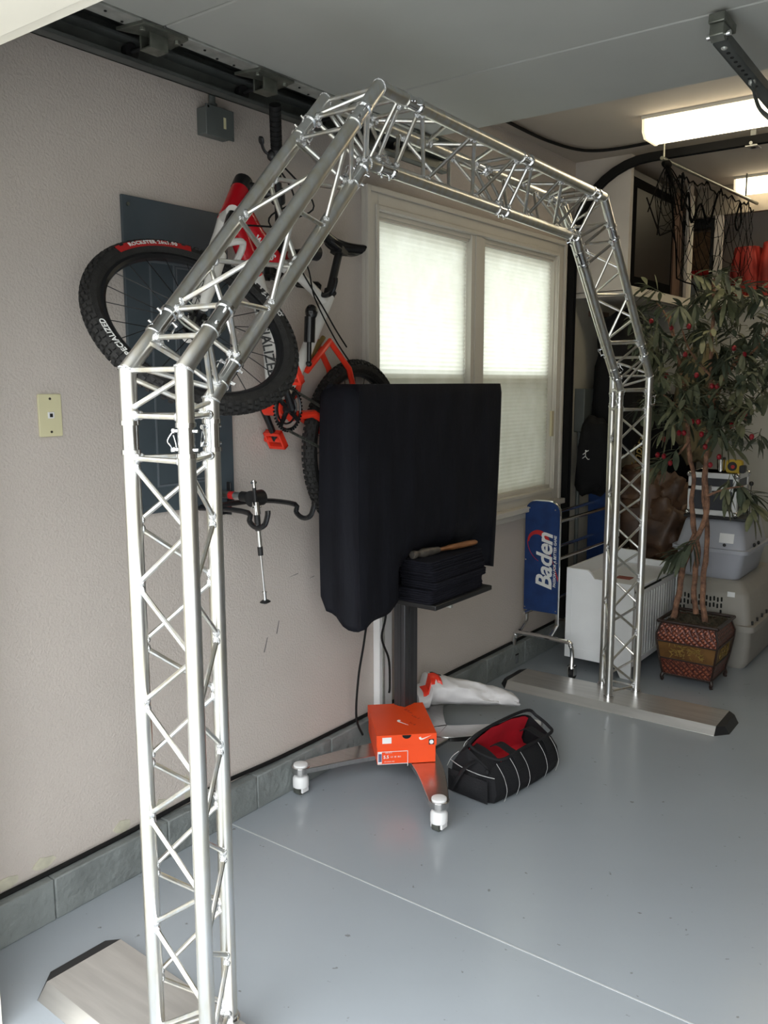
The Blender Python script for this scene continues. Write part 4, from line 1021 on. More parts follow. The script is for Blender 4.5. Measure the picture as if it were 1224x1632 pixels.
# ------------------------------------------------------------ ball cart with blue banner panels
bc = thing('ball_cart', (.15, 4.4, 0), 'chrome wheeled ball cart with blue banner end panels in front of the white bench', 'ball cart')
cf = MB(); R_ = .012
for yy in (4.0, 4.97):
    x0, x1 = .03, .365
    P = [(x0, yy, .06), (x0, yy, .15), (x0+.01, yy, .18), (x0+.035, yy, .197), (x1-.035, yy, .197), (x1-.01, yy, .18), (x1, yy, .15), (x1, yy, .06)]
    cf.tube(bez(P, 4), R_, 10)
cf.build('base_frame', M_chrome, bc, split=True)
for yy, py in ((4.03, 4.09), (4.94, 4.90)):
    up = MB()
    for xx in (.045, .225): up.tube([(xx, yy, .20), (xx, py+.016, .24), (xx, py+.016, .83)], .0105, 10)
    up.tube(bez([(.045, py+.016, .83), (.054, py+.016, .872), (.090, py+.016, .893), (.180, py+.016, .893), (.216, py+.016, .872), (.225, py+.016, .83)], 4), .0105, 10)
    up.build('upright', M_chrome, bc)
    pl = MB().prism([(.035, .305), (.232, .305), (.232, .84)]+[(.232-.06+.06*math.cos(a), .84+.06*math.sin(a)) for a in [PI/2*k/5 for k in range(1, 6)]]+[(.035+.06-.06*math.sin(a), .84+.06*math.cos(a)) for a in [PI/2*k/5 for k in range(0, 5)]]+[(.035, .84)], 0, .004, frame((0, py+.004, 0), X_, Z_))
    pl.build('banner_panel', M_blue, bc, smooth=False)
    rv = MB()
    for (x, z) in ((.043, .32), (.224, .32), (.043, .58), (.224, .58), (.060, .86), (.208, .86)): rv.cyl((x, py, z), (x, py-.003, z), .004, n=8)
    rv.build('rivet', M_chrome, bc, split=True)
rs = MB()
for xx in (.068, .225):
    for z in (.80, .60): rs.cyl((xx, 4.106, z), (xx, 4.92, z), .010)
rs.cyl((.068, 4.03, .30), (.068, 4.94, .30), .010)
rs.build('side_rail', M_chrome, bc, split=True)
for (x, y) in ((.03, 4.0), (.365, 4.0), (.03, 4.97), (.365, 4.97)):
    q = MB().cyl((x-.010, y+.012, .030), (x+.010, y+.012, .030), .030, n=20).build('caster_wheel', M_black, bc)
    MB().box((x-.018, y-.01, .025), (x-.014, y+.022, .075)).box((x+.014, y-.01, .025), (x+.018, y+.022, .075)).box((x-.018, y-.01, .070), (x+.018, y+.022, .075)).cyl((x, y, .074), (x, y, .10), .007).build('caster_fork', M_chrome, q)
PYb = 4.0895
Tt = frame((.150, PYb, .585), Z_, -X_)      # reading upward
lt = MB(); lt.text('Baden', .128, Tt @ Matrix.Translation((-.005, -.005, 0)), .001, shear=.25, bold=.0028, sp=.95); lt.text('PASSION FOR A BETTER GAME', .0205, Tt @ Matrix.Translation((.0, -.062, 0)), .0008, shear=.25, bold=.0004, sp=.98)
lt.build('lettering', M_txtw, bc, smooth=False)
def arcband(c, r0, r1, a0, a1, w0, w1, ex=1., n=30):
    vs = []
    for k in range(n+1):
        t = k/n; a = a0+(a1-a0)*t; r = r0+(r1-r0)*t; w_ = w0+(w1-w0)*t
        vs += [(c[0]+r*math.cos(a)*ex, PYb-.0002, c[1]+r*math.sin(a)), (c[0]+(r+w_)*math.cos(a)*ex, PYb-.0002, c[1]+(r+w_)*math.sin(a))]
    return vs, [(2*i, 2*i+1, 2*i+3, 2*i+2) for i in range(n)]
sw = MB(); sw.add(*arcband((.110, .680), .035, .050, .15, PI*1.0, .035, .010)); sw.add(*arcband((.180, .680), .128, .118, PI*1.0, PI*1.32, .004, .002))
sw.add([(.178, PYb-.0003, .625), (.184, PYb-.0003, .625), (.232, PYb-.0003, .50), (.230, PYb-.0003, .48), (.205, PYb-.0003, .575)], [(0, 1, 2, 3, 4)])
sw.build('red_swoosh', M_swred, bc, smooth=False)

# ------------------------------------------------------------ white bench / storage box
bn = thing('storage_bench', (.42, 4.5, 0), 'white painted storage bench with slatted front behind the far truss leg', 'storage bench')
x0, x1, y0, y1 = .243, .612, 4.17, 4.86
def endpanel(y):
    poly = [(x0, .06), (x1-.085, .06), (x1-.055, .0), (x1, .0), (x1, .50), (.40, .505), (.375, .535), (.36, .545), (x0, .548)]
    return MB().prism([(x, z) for x, z in poly], 0, .018, frame((0, y+.018, 0), X_, Z_))
for y in (y0, y1-.018): endpanel(y).build('end_panel', M_whitef, bn, bevel=.002)
fr_ = MB(); picture_frame_ = [((x0+.03, .11), (x0+.034, .50)), ((x0+.03, .496), (.365, .50)), ((x0+.03, .11), (x1-.05, .114))]
for a, b_ in picture_frame_: fr_.box((a[0], y0-.0015, a[1]), (b_[0], y0, b_[1]))
fr_.build('panel_moulding', M_whitef, bn)
MB().box((x0+.01, y0+.02, .455), (x1-.01, y1-.02, .47)).build('lid', M_whitef, bn, bevel=.003)
MB().box((x0, y0+.018, .06), (x0+.015, y1-.018, .545)).build('back_panel', M_whitef, bn)
sl_ = MB(); MB().box((x1-.022, y0+.018, .06), (x1-.0162, y1-.018, .445)).build('backing_panel', mat('groove_grey', (.30, .30, .30), .6), bn)
ny = 17; wy = (y1-y0-.036)/ny
for k in range(ny): sl_.box((x1-.016, y0+.018+k*wy+.0035, .085), (x1-.008, y0+.018+(k+1)*wy-.0035, .425))
sl_.build('slatted_front', M_whitef, bn, bevel=.0015)
MB().box((x1-.016, y0+.018, .06), (x1-.004, y1-.018, .088)).box((x1-.016, y0+.018, .42), (x1-.004, y1-.018, .447)).build('front_rail', M_whitef, bn, bevel=.002, split=True)
MB().box((x1-.02, y0+.12, .447), (x1-.004, y0+.42, .4545)).build('hand_notch', M_hole, bn)
sl_ = MB(); sl_.box((.42, 4.40, .4705), (.50, 4.46, .474)); tag(sl_.build('paper_tag', mat('tag_red', (.42, .12, .09), .7, var=.4, scale=40)), 'small reddish card lying on the white bench lid behind the truss', 'card')

# ------------------------------------------------------------ potted tree
pt = thing('potted_tree', (.86, 4.36, 0), 'artificial olive tree with red berries and brown trunks in a woven square pot', 'potted tree')
def sq(cx_, cy_, h, z): return [V((cx_-h, cy_-h, z)), V((cx_+h, cy_-h, z)), V((cx_+h, cy_+h, z)), V((cx_-h, cy_+h, z))]
pcx, pcy = .862, 4.40
def lvl(mb, levels):
    vs = []; 
    for h, z in levels: vs += sq(pcx, pcy, h, z)
    n_ = len(levels); mb.add(vs, [(i*4+k, i*4+(k+1) % 4, (i+1)*4+(k+1) % 4, (i+1)*4+k) for i in range(n_-1) for k in range(4)])
    return mb
o = lvl(MB(), [(.118, .035), (.135, .125)]); o.f += [(0, 3, 2, 1)]; o.build('lower_weave', M_weave, pt, smooth=False)
lvl(MB(), [(.135, .125), (.148, .215)]).build('gold_band', M_potgold, pt, smooth=False)
lvl(MB(), [(.148, .215), (.150, .25), (.132, .305)]).build('upper_weave', M_weave, pt, smooth=False)
q = MB()
for h, z in ((.121, .038), (.137, .125), (.150, .215)):
    P = sq(pcx, pcy, h, z)
    for k in range(4): q.cyl(P[k], P[(k+1) % 4], .004, n=6)
for k in range(4):
    q.tube([sq(pcx, pcy, h, z)[k] for h, z in ((.121, .038), (.137, .125), (.150, .215), (.152, .25), (.134, .305), (.146, .318))], .0055, 6)
P = sq(pcx, pcy, .146, .318)
for k in range(4): q.cyl(P[k], P[(k+1) % 4], .009, n=8); q.ball(P[k], .0095)
q.build('iron_frame', M_potd, pt)
for k, (sx, sy) in enumerate(((-1, -1), (1, -1), (1, 1), (-1, 1))):
    MB().tube(bez([(pcx+sx*.120, pcy+sy*.120, .04), (pcx+sx*.125, pcy+sy*.125, .022), (pcx+sx*.120, pcy+sy*.120, .010), (pcx+sx*.126, pcy+sy*.126, .002)], 4), [.010]*4+[.009]*4+[.007]*4+[.010], 8).build('foot', M_potd, pt)
rv = MB(); rl2 = random.Random(3)
for side in range(2):
    rv = MB()
    for k in range(70):
        a = rl2.uniform(-.085, .085); z = .17+rl2.gauss(0, .018); l = rl2.uniform(.012, .026); an = rl2.uniform(0, PI)
        z = max(.14, min(.20, z)); hh = .137+(z-.125)/.09*.013+.001
        c = V((pcx+a, pcy-hh, z)) if side == 0 else V((pcx+hh, pcy+a, z)); d = (V((math.cos(an), 0, math.sin(an))) if side == 0 else V((0, math.cos(an), math.sin(an))))
        rv.tube([c-d*l/2, c, c+d*l/2], [.0008, .003, .0008], 5)
    rv.build('leaf_relief', M_goldleaf, pt)
mo = MB(); mo.grid(lambda i, j: V((pcx-.135+.27*i, pcy-.135+.27*j, .298+.016*noise.noise(V((i*9, j*9, 0)))+.012*math.sin(PI*i)*math.sin(PI*j))), 26, 26)
for k in range(220):
    a, b_ = rl2.uniform(-.12, .12), rl2.uniform(-.12, .12); an = rl2.uniform(0, 2*PI); l = rl2.uniform(.015, .04)
    c = V((pcx+a, pcy+b_, .308)); d = V((math.cos(an), math.sin(an), 0)); mo.tube([c-d*l, c+Z_*.010, c+d*l], .0012, 4)
mo.build('moss', M_moss, pt)
def trunk(pts, y, r0, r1, name='trunk', yo=None):
    P = []
    for k, (u, v) in enumerate(pts): P.append(at(u, v, 1, y+(yo[k] if yo else 0)))
    P = bez(P, 6); n = len(P)
    R = [(r0+(r1-r0)*i/(n-1))*(1+.18*noise.noise(P[i]*20)) for i in range(n)]
    return MB().tube([p+V((noise.noise(p*13)*.006, noise.noise(p*13+V((5, 0, 0)))*.006, 0)) for p in P], R, 10).build(name, M_bark, pt)
trunk([(1073, 985), (1082, 945), (1092, 895), (1112, 852), (1127, 815), (1124, 760), (1126, 720), (1134, 660), (1150, 610), (1166, 585), (1180, 560)], 4.36, .0155, .008, yo=[0, 0, 0, -.02, -.03, 0, 0, 0, 0, 0, 0])
trunk([(1108, 978), (1106, 930), (1112, 880), (1106, 840), (1102, 800), (1106, 760), (1098, 720), (1095, 660), (1088, 600), (1075, 540), (1066, 500)], 4.42, .0145, .008)
trunk([(1124, 1005), (1120, 940), (1125, 890), (1127, 840), (1122, 790), (1124, 740), (1130, 660), (1134, 560), (1138, 480), (1137, 445)], 4.38, .0145, .008, yo=[0, 0, .02, .03, 0, 0, 0, 0, 0, 0])
for P, y in (([(1095, 665), (1070, 640), (1050, 625)], 4.40), ([(1075, 540), (1060, 500), (1045, 480)], 4.42), ([(1133, 600), (1100, 560), (1085, 520)], 4.34), ([(1136, 500), (1170, 480), (1200, 470)], 4.42), ([(1166, 585), (1200, 560), (1225, 530)], 4.33), ([(1134, 650), (1165, 655), (1190, 670)], 4.33), ([(1100, 700), (1080, 725), (1065, 735)], 4.40), ([(1106, 850), (1100, 862), (1092, 870)], 4.38), ([(1126, 790), (1155, 780), (1185, 775)], 4.30)):
    trunk(P, y, .007, .003, 'branch')
lv = [MB(), MB()]
def leaf(mb, p, d, up, l, wd):
    d = d.normalized(); s = d.cross(up).normalized(); u = s.cross(d); sg = 5; vs = []
    for i in range(sg+1):
        t = i/sg; c = p+d*l*t-Z_*(.20*l*t*t); w_ = wd*math.sin(PI*min(.98, .04+t*.9)**1.15)**.8
        vs += [c-s*w_+u*w_*.25, c, c+s*w_+u*w_*.25]
    mb.add(vs, [q for i in range(sg) for q in ((i*3, i*3+1, i*3+4, i*3+3), (i*3+1, i*3+2, i*3+5, i*3+4))])
def sprig(c, n, l=.10, dirv=None, mb=None):
    c = V(c); d0 = V((rl2.gauss(0, 1), rl2.gauss(0, 1), rl2.gauss(0, .6)))
    if dirv: d0 = V(dirv)+d0*.3
    d0.normalize(); ln = .09
    m_ = lv[0 if rl2.random() < .62 else 1] if mb is None else lv[mb]
    m_.tube([c-d0*.05, c, c+d0*ln*.7], .0018, 4)
    for k in range(n):
        t = k/n; p = c+d0*ln*(t-.2); an = rl2.uniform(0, 2*PI); x, y = perp(d0)
        d = d0*(.5+.8*t)+(x*math.cos(an)+y*math.sin(an))*.9+V((0, 0, -.35))
        leaf(m_, p, d, Z_ if abs(d.normalized().z) < .9 else X_, l*rl2.uniform(.7, 1.15), l*.115*rl2.uniform(.8, 1.3))
clusters = [(1050, 490), (1075, 480), (1100, 490), (1035, 520), (1065, 530), (1095, 520), (1130, 470), (1150, 500), (1175, 480), (1200, 500), (1218, 480), (1215, 530), (1180, 530), (1150, 545),
            (1120, 540), (1045, 560), (1075, 570), (1105, 580), (1140, 585), (1170, 570), (1195, 585), (1220, 575), (1050, 600), (1080, 615), (1110, 620), (1145, 625), (1180, 610), (1205, 620), (1060, 640), (1090, 650),
            (1120, 655), (1155, 660), (1185, 650), (1075, 670), (1060, 655), (1045, 640), (1125, 620), (1165, 640), (1135, 690), (1165, 690), (1190, 685), (1150, 560), (1030, 540), (1020, 505), (1040, 480), (1190, 555), (1160, 470), (1230, 500), (1235, 550), (1230, 600), (1110, 455), (1140, 440), (1210, 460), (1190, 470)]
for (u, v) in clusters:
    for q in range(3 if v > 540 else (2 if v > 500 else 1)): sprig(at(u+rl2.gauss(0, 9), v+rl2.gauss(0, 9), 1, 4.38+rl2.gauss(0, .14)), 13, .095)
for (u, v, n_) in ((1062, 735, 14), (1075, 720, 10), (1095, 872, 16), (1105, 865, 12), (1175, 770, 14), (1192, 785, 14), (1160, 770, 10), (1195, 800, 10), (1085, 880, 8), (1150, 700, 10)): sprig(at(u, v, 1, 4.32), n_, .11, (.4 if u > 1120 else -.5, -.1, -.5))
for (u, v) in ((1165, 472), (1120, 470), (1195, 478), (1145, 468)): sprig(at(u, v, 1, 4.36), 14, .12, None, 1)
for k, (m_, nm) in enumerate(((M_leaf, 'foliage'), (M_leaf2, 'pale_foliage'))):
    o = lv[k].build(nm, m_, pt, ang=80); o['kind'] = 'stuff'
for (u, v) in ((1062, 598), (1092, 565), (1070, 522), (1098, 520), (1186, 565), (1103, 672), (1113, 672), (1090, 690), (1082, 690), (1053, 697), (1058, 700), (1118, 692), (1166, 678), (1198, 696), (1048, 725), (1058, 727), (1068, 738), (1146, 728), (1132, 741), (1110, 598), (1135, 615), (1143, 616), (1187, 660), (1038, 512), (1170, 555), (1124, 712)):
    p = at(u, v, 1, 4.22); MB().ball(p, (.0115, .0115, .014), 10, 8).build('berry', M_berry, pt)

# ------------------------------------------------------------ crates, case, tape measure
def crate(name, label, lv_, y0, dep, m, holes, group=None):
    """lv_: list of (x0,x1,z,grow) sections"""
    c = thing(name, ((lv_[0][0]+lv_[0][1])/2, y0+dep/2, lv_[0][2]), label, 'pet carrier', group)
    def shell_(sec, nm):
        q = MB(); vs = []
        for (x0_, x1_, z, ins) in sec:
            vs += [V((x, y, z)) for x, y in rrect(x0_, y0+ins, x1_, y0+dep-ins, .035, 4)]
        n_ = 20; k_ = len(sec)
        q.add(vs, [(i*n_+k, i*n_+(k+1) % n_, (i+1)*n_+(k+1) % n_, (i+1)*n_+k) for i in range(k_-1) for k in range(n_)]+[tuple(range(n_))[::-1], tuple((k_-1)*n_+k for k in range(n_))])
        return q.build(nm, m, c, ang=50)
    return c, shell_
c2, sh2 = crate('pet_carrier', 'large taupe plastic pet carrier on the floor behind the potted tree', [(.60, 1.02, 0, 0)], 4.66, .80, M_cratel, None)
sh2([(.655, 1.03, 0, .035), (.640, 1.055, .04, .02), (.632, 1.062, .21, .01)], 'bottom_shell')
sh2([(.620, 1.080, .212, -.004), (.620, 1.080, .243, -.004)], 'rim')
sh2([(.640, 1.055, .243, .018), (.650, 1.035, .395, .035), (.655, 1.027, .405, .045), (.670, .995, .445, .075), (.680, .975, .46, .10)], 'top_shell')
hh = MB()
for r_ in range(3):
    for k in range(13):
        x = .668+k*.0195; z = .365-r_*.034+(k % 2)*-.004
        if r_ == 2 and 2 < k < 12: continue
        yy = 4.66+.018+(z-.243)/(.395-.243)*.017
        hh.add([V((x+.0052*math.cos(a), yy-.0015, z+(.0052*math.sin(a)+(.008 if math.sin(a) > 0 else -.008)))) for a in [2*PI*q/12 for q in range(12)]], [tuple(range(12))])
hh.build('vent_holes', M_hole, c2, smooth=False)
MB().box((.93, 4.689, .385), (.968, 4.692, .412)).build('white_label', M_white, c2)
q = MB()
for k in range(7): q.cyl((1.055, 4.72+k*.10, .243), (1.055, 4.72+k*.10, .262), .008, n=8)
q.build('bolt', M_black, c2, split=True)
q = MB()
for k in range(12): q.box((1.028, 4.76+k*.045, .28), (1.040, 4.768+k*.045, .37))
q.build('side_rib', M_cratel, c2, split=True)
c1, sh1 = crate('pet_carrier', 'blue-grey plastic pet carrier stacked on the larger taupe one', [(.66, .96, .462, 0)], 4.74, .48, M_crateu, None)
sh1([(.662, .955, .4605, .03), (.650, .965, .475, .02), (.625, .992, .608, .004)], 'bottom_shell')
sh1([(.603, 1.012, .608, -.012), (.603, 1.012, .628, -.012)], 'rim')
sh1([(.622, .995, .628, .006), (.655, .962, .765, .035), (.668, .950, .782, .05)], 'top_shell')
MB(frame((.90, 4.757, .69), X_, V((0, .03*8, 1)))).box((-.045, -.030, 0), (.030, .022, .002)).build('paper_label', M_white, c1)
MB().ball((.885, 4.745, .650), (.009, .006, .009)).build('latch_knob', M_black, c1)
q = MB()
for k in range(2): q.ball((1.0, 4.90+k*.09, .640), (.008, .008, .011))
q.build('bolt', M_black, c1, split=True)
cs_ = thing('flight_case', (.78, 4.86, .80), 'silver and black aluminium flight case on top of the stacked pet carriers', 'case')
tag(MB().box((.655, 4.76, .7825), (.985, 5.02, .800)).build('tray', M_black, bevel=.004), 'flat black tray between the flight case and upper pet carrier', 'tray')
zc = .8005; xa, xb, ya, yb, zh = .672, .925, 4.775, 4.99, .232
MB().box((xa, ya, zc), (xb, yb, zc+zh)).build('body', mat('case_panel', (.035, .038, .05), .4, var=.2), cs_, bevel=.004)
q = MB(); e_ = .004; t_ = .022
for zz_ in (zc, zc+.135, zc+zh-.030): q.box((xa-e_, ya-e_, zz_-.0), (xb+e_, yb+e_, zz_+(.030 if zz_ != zc+.135 else .024)))
for xx in (xa, xb):
    for yy in (ya, yb): q.box((xx-(e_ if xx == xa else t_), yy-(e_ if yy == ya else t_), zc), (xx+(t_ if xx == xa else e_), yy+(t_ if yy == ya else e_), zc+zh))
q.build('edge_trim', mat('case_trim', (.78, .79, .80), .45, .35, var=.1), cs_, bevel=.003)
q = MB()
for xx in (xa, xb):
    for yy in (ya, yb):
        for z_ in (zc+.012, zc+zh-.012): q.ball((xx, yy, z_), .016)
q.build('corner_cap', M_chrome, cs_, split=True)
MB().box((.760, ya-.012, zc+.115), (.800, ya-.004, zc+.165)).build('latch', M_chrome, cs_, bevel=.002)
tm = thing('tape_measure', (.90, 4.80, 1.04), 'yellow and black tape measure on the silver case', 'tape measure')
MB().prism(rrect(-.042, 0, .042, .072, .018, 5), -.018, .018, frame((.895, 4.82, zc+zh+.001), X_, Z_)).build('shell', M_yellow, tm, bevel=.003)
MB().cyl((.888, 4.801, zc+zh+.038), (.888, 4.796, zc+zh+.038), .024, n=24).build('face_disc', M_txtk, tm)
MB().cyl((.892, 4.796, zc+zh+.036), (.892, 4.794, zc+zh+.036), .010, n=16).build('red_mark', M_swred, tm)
MB().prism(rrect(.028, .002, .058, .045, .01, 4), -.019, .019, frame((.895, 4.82, zc+zh+.001), X_, Z_)).build('rubber_bumper', M_black, tm, bevel=.002)
sv_ = thing('steel_travel_mug', (.83, 4.83, 1.03), 'shiny steel cup beside the tape measure on the silver case', 'cup')
MB().tube([(.822, 4.83, zc+zh), (.822, 4.83, zc+zh+.07)], [.020, .023], 20).build('cup_body', M_chrome, sv_)
MB().tube([(.822, 4.83, zc+zh+.07), (.822, 4.83, zc+zh+.082)], [.024, .021], 20).build('lid', M_black, sv_)
tag(MB().ball((.99, 4.80, .985), (.012, .010, .013)).cyl((.99, 4.80, .98), (.985, 4.815, .80), .002).build('antenna_rod', M_black), 'thin rod with small black knob rising beside the silver case', 'rod')

# ------------------------------------------------------------ dark alcove: hanging clothes and bags
def blob(c, r, amp, fs, seed, n=28, m=18, flat=1.):
    q = MB().ball((0, 0, 0), 1., n, m); c = V(c); out = []
    for v in q.v:
        d = V((v.x*r[0], v.y*r[1], v.z*r[2])); k = 1+amp*noise.noise(V(v)*fs+V((seed, 0, 0)))+amp*.5*noise.noise(V(v)*fs*2.6+V((0, seed, 0)))
        e = [abs(a)**.75*(1 if a >= 0 else -1) for a in v]; d = V((e[0]*r[0], e[1]*r[1], e[2]*r[2]))
        out.append(c+d*k)
    q.v = out; return q
jk = thing('black_jacket', (.16, 4.95, 1.2), 'long black jacket hanging on the dark corner wall behind the far truss leg', 'jacket')
blob((.17, 4.98, 1.50), (.13, .20, .42), .22, 1.6, 3).build('jacket_body', M_darkcl, jk, ang=80)
MB().box((.006, 4.88, 1.90), (.05, 5.08, 1.93)).build('hook_board', M_wood2, jk)
bpk = thing('black_backpack', (.14, 4.80, .95), 'black backpack with small white jumping figure hanging low beside the grey pipe', 'backpack')
blob((.17, 4.67, 1.09), (.10, .10, .225), .26, 1.5, 9).build('bag_body', M_darkcl, bpk, ang=80)
lg_ = MB(); T = frame(at(933, 727, 1, 4.53), X_, Z_)
s_ = .0011
for a, b_ in (((0, 0), (0, 22)), ((0, 18), (-14, 8)), ((0, 20), (16, 30)), ((0, 0), (-16, -12)), ((0, 0), (14, -16)), ((14, -16), (22, -14))): lg_.tube([T @ V((a[0]*s_, a[1]*s_, 0)), T @ V((b_[0]*s_, b_[1]*s_, 0))], .0020, 5)
lg_.ball(T @ V((2*s_, 27*s_, 0)), .005)
lg_.build('white_emblem', M_txtw, bpk)
dbg = thing('duffel_bag', (.35, 5.2, .75), 'tall black bag with outlined and gold lettering hanging behind the far truss leg', 'bag')
MB().prism(rrect(.08, .74, .46, 1.44, .05, 5), 0, .10, frame((0, 5.60, 0), X_, Z_)).build('bag_body', M_darkcl, dbg, bevel=.02)
MB().text('Empire', .085, frame(at(1017, 722, 1, 5.496), V((.12, 0, 1)), V((-1, 0, .12))), .001, shear=.3, bold=.001).build('gold_lettering', M_txtg, dbg, smooth=False)
MB().text('SIN', .12, frame(at(1001, 700, 1, 5.496), Z_, -X_), .001).build('outline_lettering', mat('outline_print', (.10, .10, .11), .6), dbg, smooth=False)
lj = thing('leather_jacket_pile', (.30, 5.2, .45), 'crumpled heap of brown leather coats left of the silver case', 'coats')
blob((.30, 5.18, .72), (.24, .16, .27), .35, 2.6, 21, 44, 30).build('leather_body', M_leather, lj, ang=80)
blob((.42, 5.10, .62), (.16, .12, .18), .4, 2.8, 5, 36, 24).build('leather_fold', M_leather, lj, ang=80)
blob((.22, 5.08, .88), (.17, .10, .10), .4, 2.4, 14, 36, 24).build('leather_sleeve', M_leather, lj, ang=80)
tag(blob((.29, 5.18, .222), (.25, .17, .215), .04, 1.5, 33).build('black_holdall', M_darkcl, ang=80), 'big black holdall on the floor under the heap of brown leather coats', 'bag')
kb = thing('khaki_coat', (.47, 5.4, 1.0), 'khaki coat hanging behind the tree trunks', 'coat')
blob((.49, 5.42, 1.38), (.13, .09, .36), .2, 1.8, 41).build('coat_body', M_khaki, kb, ang=80)
blob((.49, 5.33, 1.30), (.045, .03, .22), .2, 2, 44).build('coat_sleeve', M_khaki, kb, ang=80)
tag(blob((.62, 5.42, .86), (.11, .10, .11), .06, 1.6, 50).build('brown_bag', mat('brown_bag_leather', (.09, .045, .025), .6, var=.3, scale=10), ang=80), 'dark brown bag hanging below the khaki coat, behind the tree trunks', 'bag')

# ------------------------------------------------------------ loft contents
tv = thing('black_flat_screen', (.30, 5.05, 2.035), 'tall black flat panel standing at the front of the high loft left of the net', 'screen')
MB().box((.268, 4.72, 2.04), (.305, 5.40, 2.62)).build('panel_body', M_net, tv, bevel=.004)
MB().box((.3055, 4.79, 2.10), (.308, 5.37, 2.57)).build('screen_glass', mat('dark_screen', (.010, .010, .007), .5, var=.1, spec=.25), tv)
MB().box((.05, 4.71, 2.62), (.31, 5.42, 2.655)).build('top_edge', M_black, tv)
tag(MB().box((.22, 5.44, 2.036), (.30, 5.58, 2.66)).build('wooden_board', M_wood2, bevel=.002), 'upright brown wooden board beside the black panel in the loft', 'board')
br_ = thing('black_rack', (.42, 5.85, 2.03), 'square black rack frame standing in the loft between the cream posts', 'rack')
MB().box((.17, 5.88, 2.50), (.44, 5.96, 2.56)).build('rack_top', M_black, br_)
MB().box((.385, 5.88, 2.016), (.44, 5.96, 2.50)).build('rack_post', M_black, br_)
bk_ = MB().tube([(.27, 6.12, 2.23), (.27, 6.12, 2.26), (.27, 6.12, 2.33), (.27, 6.12, 2.50)], [.05, .095, .11, .10], 20).build('hanging_basket', M_tan); tag(bk_, 'tan woven hanging basket inside the black rack frame in the loft', 'basket')
MB().ring((.27, 6.12, 2.24), (0, 0, 1), .085, .018, 24, 8).build('red_rim', M_swred, bk_)
tag(MB().tube([(.245, 5.99, 2.016), (.245, 5.99, 2.17)], [.06, .065], 20).build('grey_tub', mat('tub_bluegrey', (.13, .15, .17), .6, var=.2)), 'small blue-grey tub on the loft under the hanging basket', 'tub')
tag(MB().box((.30, 5.90, 2.016), (.375, 5.98, 2.11)).build('white_carton', M_loftw), 'pale carton on the loft beside the black rack post', 'box')
for k, (x0_, x1_, lab) in enumerate(((.535, .70, 'red-orange cloth bundle on the loft behind the net, nearer the black rack'), (.705, .90, 'red-orange cloth bundle on the loft behind the net, at the right edge of the photo'))):
    q = MB(); hgt = .31 if k == 0 else .33
    def bun(i, j, x0_=x0_, x1_=x1_, hgt=hgt):
        a = 2*PI*i; cx_, rx_ = (x0_+x1_)/2, (x1_-x0_)/2; sh = .97+.10*math.sin(PI*j)-.14*j*j
        rr = 1+.07*math.sin(a*9+j*3)+.03*math.sin(a*17+j*5)+.05*noise.noise(V((i*8, j*5, k)))
        c_, s_ = math.cos(a), math.sin(a); c_ = abs(c_)**.6*(1 if c_ > 0 else -1); s_ = abs(s_)**.6*(1 if s_ > 0 else -1)
        return V((cx_+rx_*c_*sh*rr, 5.90+.09*s_*sh*rr, 2.045+hgt*j))
    q.grid(bun, 48, 16, cu=True); q.f += [tuple(i*16 for i in range(48)), tuple(i*16+15 for i in range(48))[::-1]]
    o = q.build('red_bundle', M_redcl, ang=70); tag(o, lab, 'cloth bundle', 'red bundles on the loft')
    MB().box((x0_-.005, 5.80, 2.016), (x1_+.005, 6.0, 2.046)).build('black_base', M_black, o, bevel=.004)
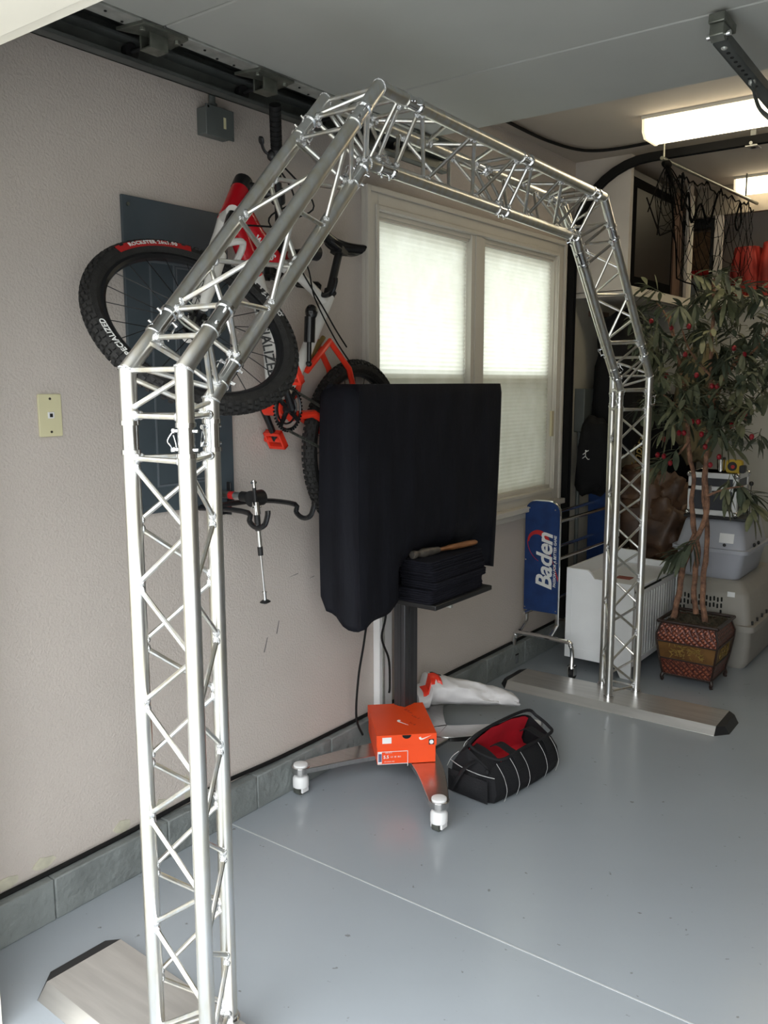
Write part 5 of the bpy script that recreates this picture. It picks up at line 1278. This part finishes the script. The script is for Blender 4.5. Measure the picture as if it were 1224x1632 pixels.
# net hanging from a rail
nt_ = thing('cargo_net', (.65, 4.9, 2.2), 'loose black cord net hung along a rail in front of the high loft', 'net')
MB().cyl((.612, 4.30, 2.585), (.700, 5.72, 2.585), .009).cyl((.615, 4.32, 2.585), (.615, 4.32, 2.72), .005).cyl((.69, 5.5, 2.585), (.69, 5.5, 2.72), .005).build('rail', M_hinge, nt_)
nm = MB(); NU, NV = 18, 7
def netp(i, j):
    t = i/(NU-1); s = j/(NV-1)
    y = 4.33+1.36*t+.04*math.sin(j*1.7+i); x = .615+.085*t+.03*math.sin(i*1.3+j*.9)*s-.10*s*(1-t)**1.4
    drop = .14+.46*min(1, t*2.6)+.05*math.sin(i*1.9)
    top = 2.575-(.05*abs(math.sin(i*.9)) if i % 3 else 0)
    return V((x, y+.30*s*(1-t)*.5+rl2.gauss(0, .012), top-drop*s-.02*math.sin(i*2.3+j)))
G_ = [[netp(i, j) for j in range(NV)] for i in range(NU)]
for i in range(NU):
    for j in range(NV):
        for (a, b_) in (((i+1), j+1), ((i-1), j+1)):
            if 0 <= a < NU and b_ < NV and (i+j) % 2 == 0 or (0 <= a < NU and b_ < NV and (i+j) % 2 == 0):
                p, q_ = G_[i][j], G_[a][b_]; mid = (p+q_)/2-Z_*.012; nm.tube([p, mid, q_], .0018, 4)
                if a == i+1 or a == i-1:
                    pass
for i in range(NU):
    for j in range(NV-1):
        if (i+j) % 2:
            for a in (i-1, i+1):
                if 0 <= a < NU: p, q_ = G_[i][j], G_[a][j+1]; nm.tube([p, (p+q_)/2-Z_*.01, q_], .0018, 4)
for i in range(NU-1): nm.tube([G_[i][0], (G_[i][0]+G_[i+1][0])/2-Z_*.02, G_[i+1][0]], .004, 5); 
for i in range(NU-1): nm.tube([G_[i][-1], G_[i+1][-1]], .004, 5)
nm.build('net_mesh', M_net, nt_)
gb = MB(); kn = V((.613, 4.37, 2.57))
for k in range(10):
    e = kn+V((rl2.uniform(-.10, .05), rl2.uniform(-.02, .38), -rl2.uniform(.10, .34))); gb.tube(bez([kn, kn.lerp(e, .4)+V((0, 0, .02)), e], 4), .0035, 5)
gb.ball(kn, (.022, .045, .020)); 
lp = bez([(.615, 4.60, 2.57), (.60, 4.66, 2.40), (.60, 4.75, 2.50), (.60, 4.82, 2.36), (.61, 4.93, 2.47), (.62, 5.05, 2.38), (.63, 5.15, 2.55)], 6); gb.tube(lp, .006, 6)
gb.tube(bez([(.66, 5.50, 2.56), (.655, 5.44, 2.45), (.66, 5.47, 2.40), (.665, 5.52, 2.45), (.662, 5.51, 2.56)], 5), .006, 6)
gb.build('gathered_cords', M_net, nt_)
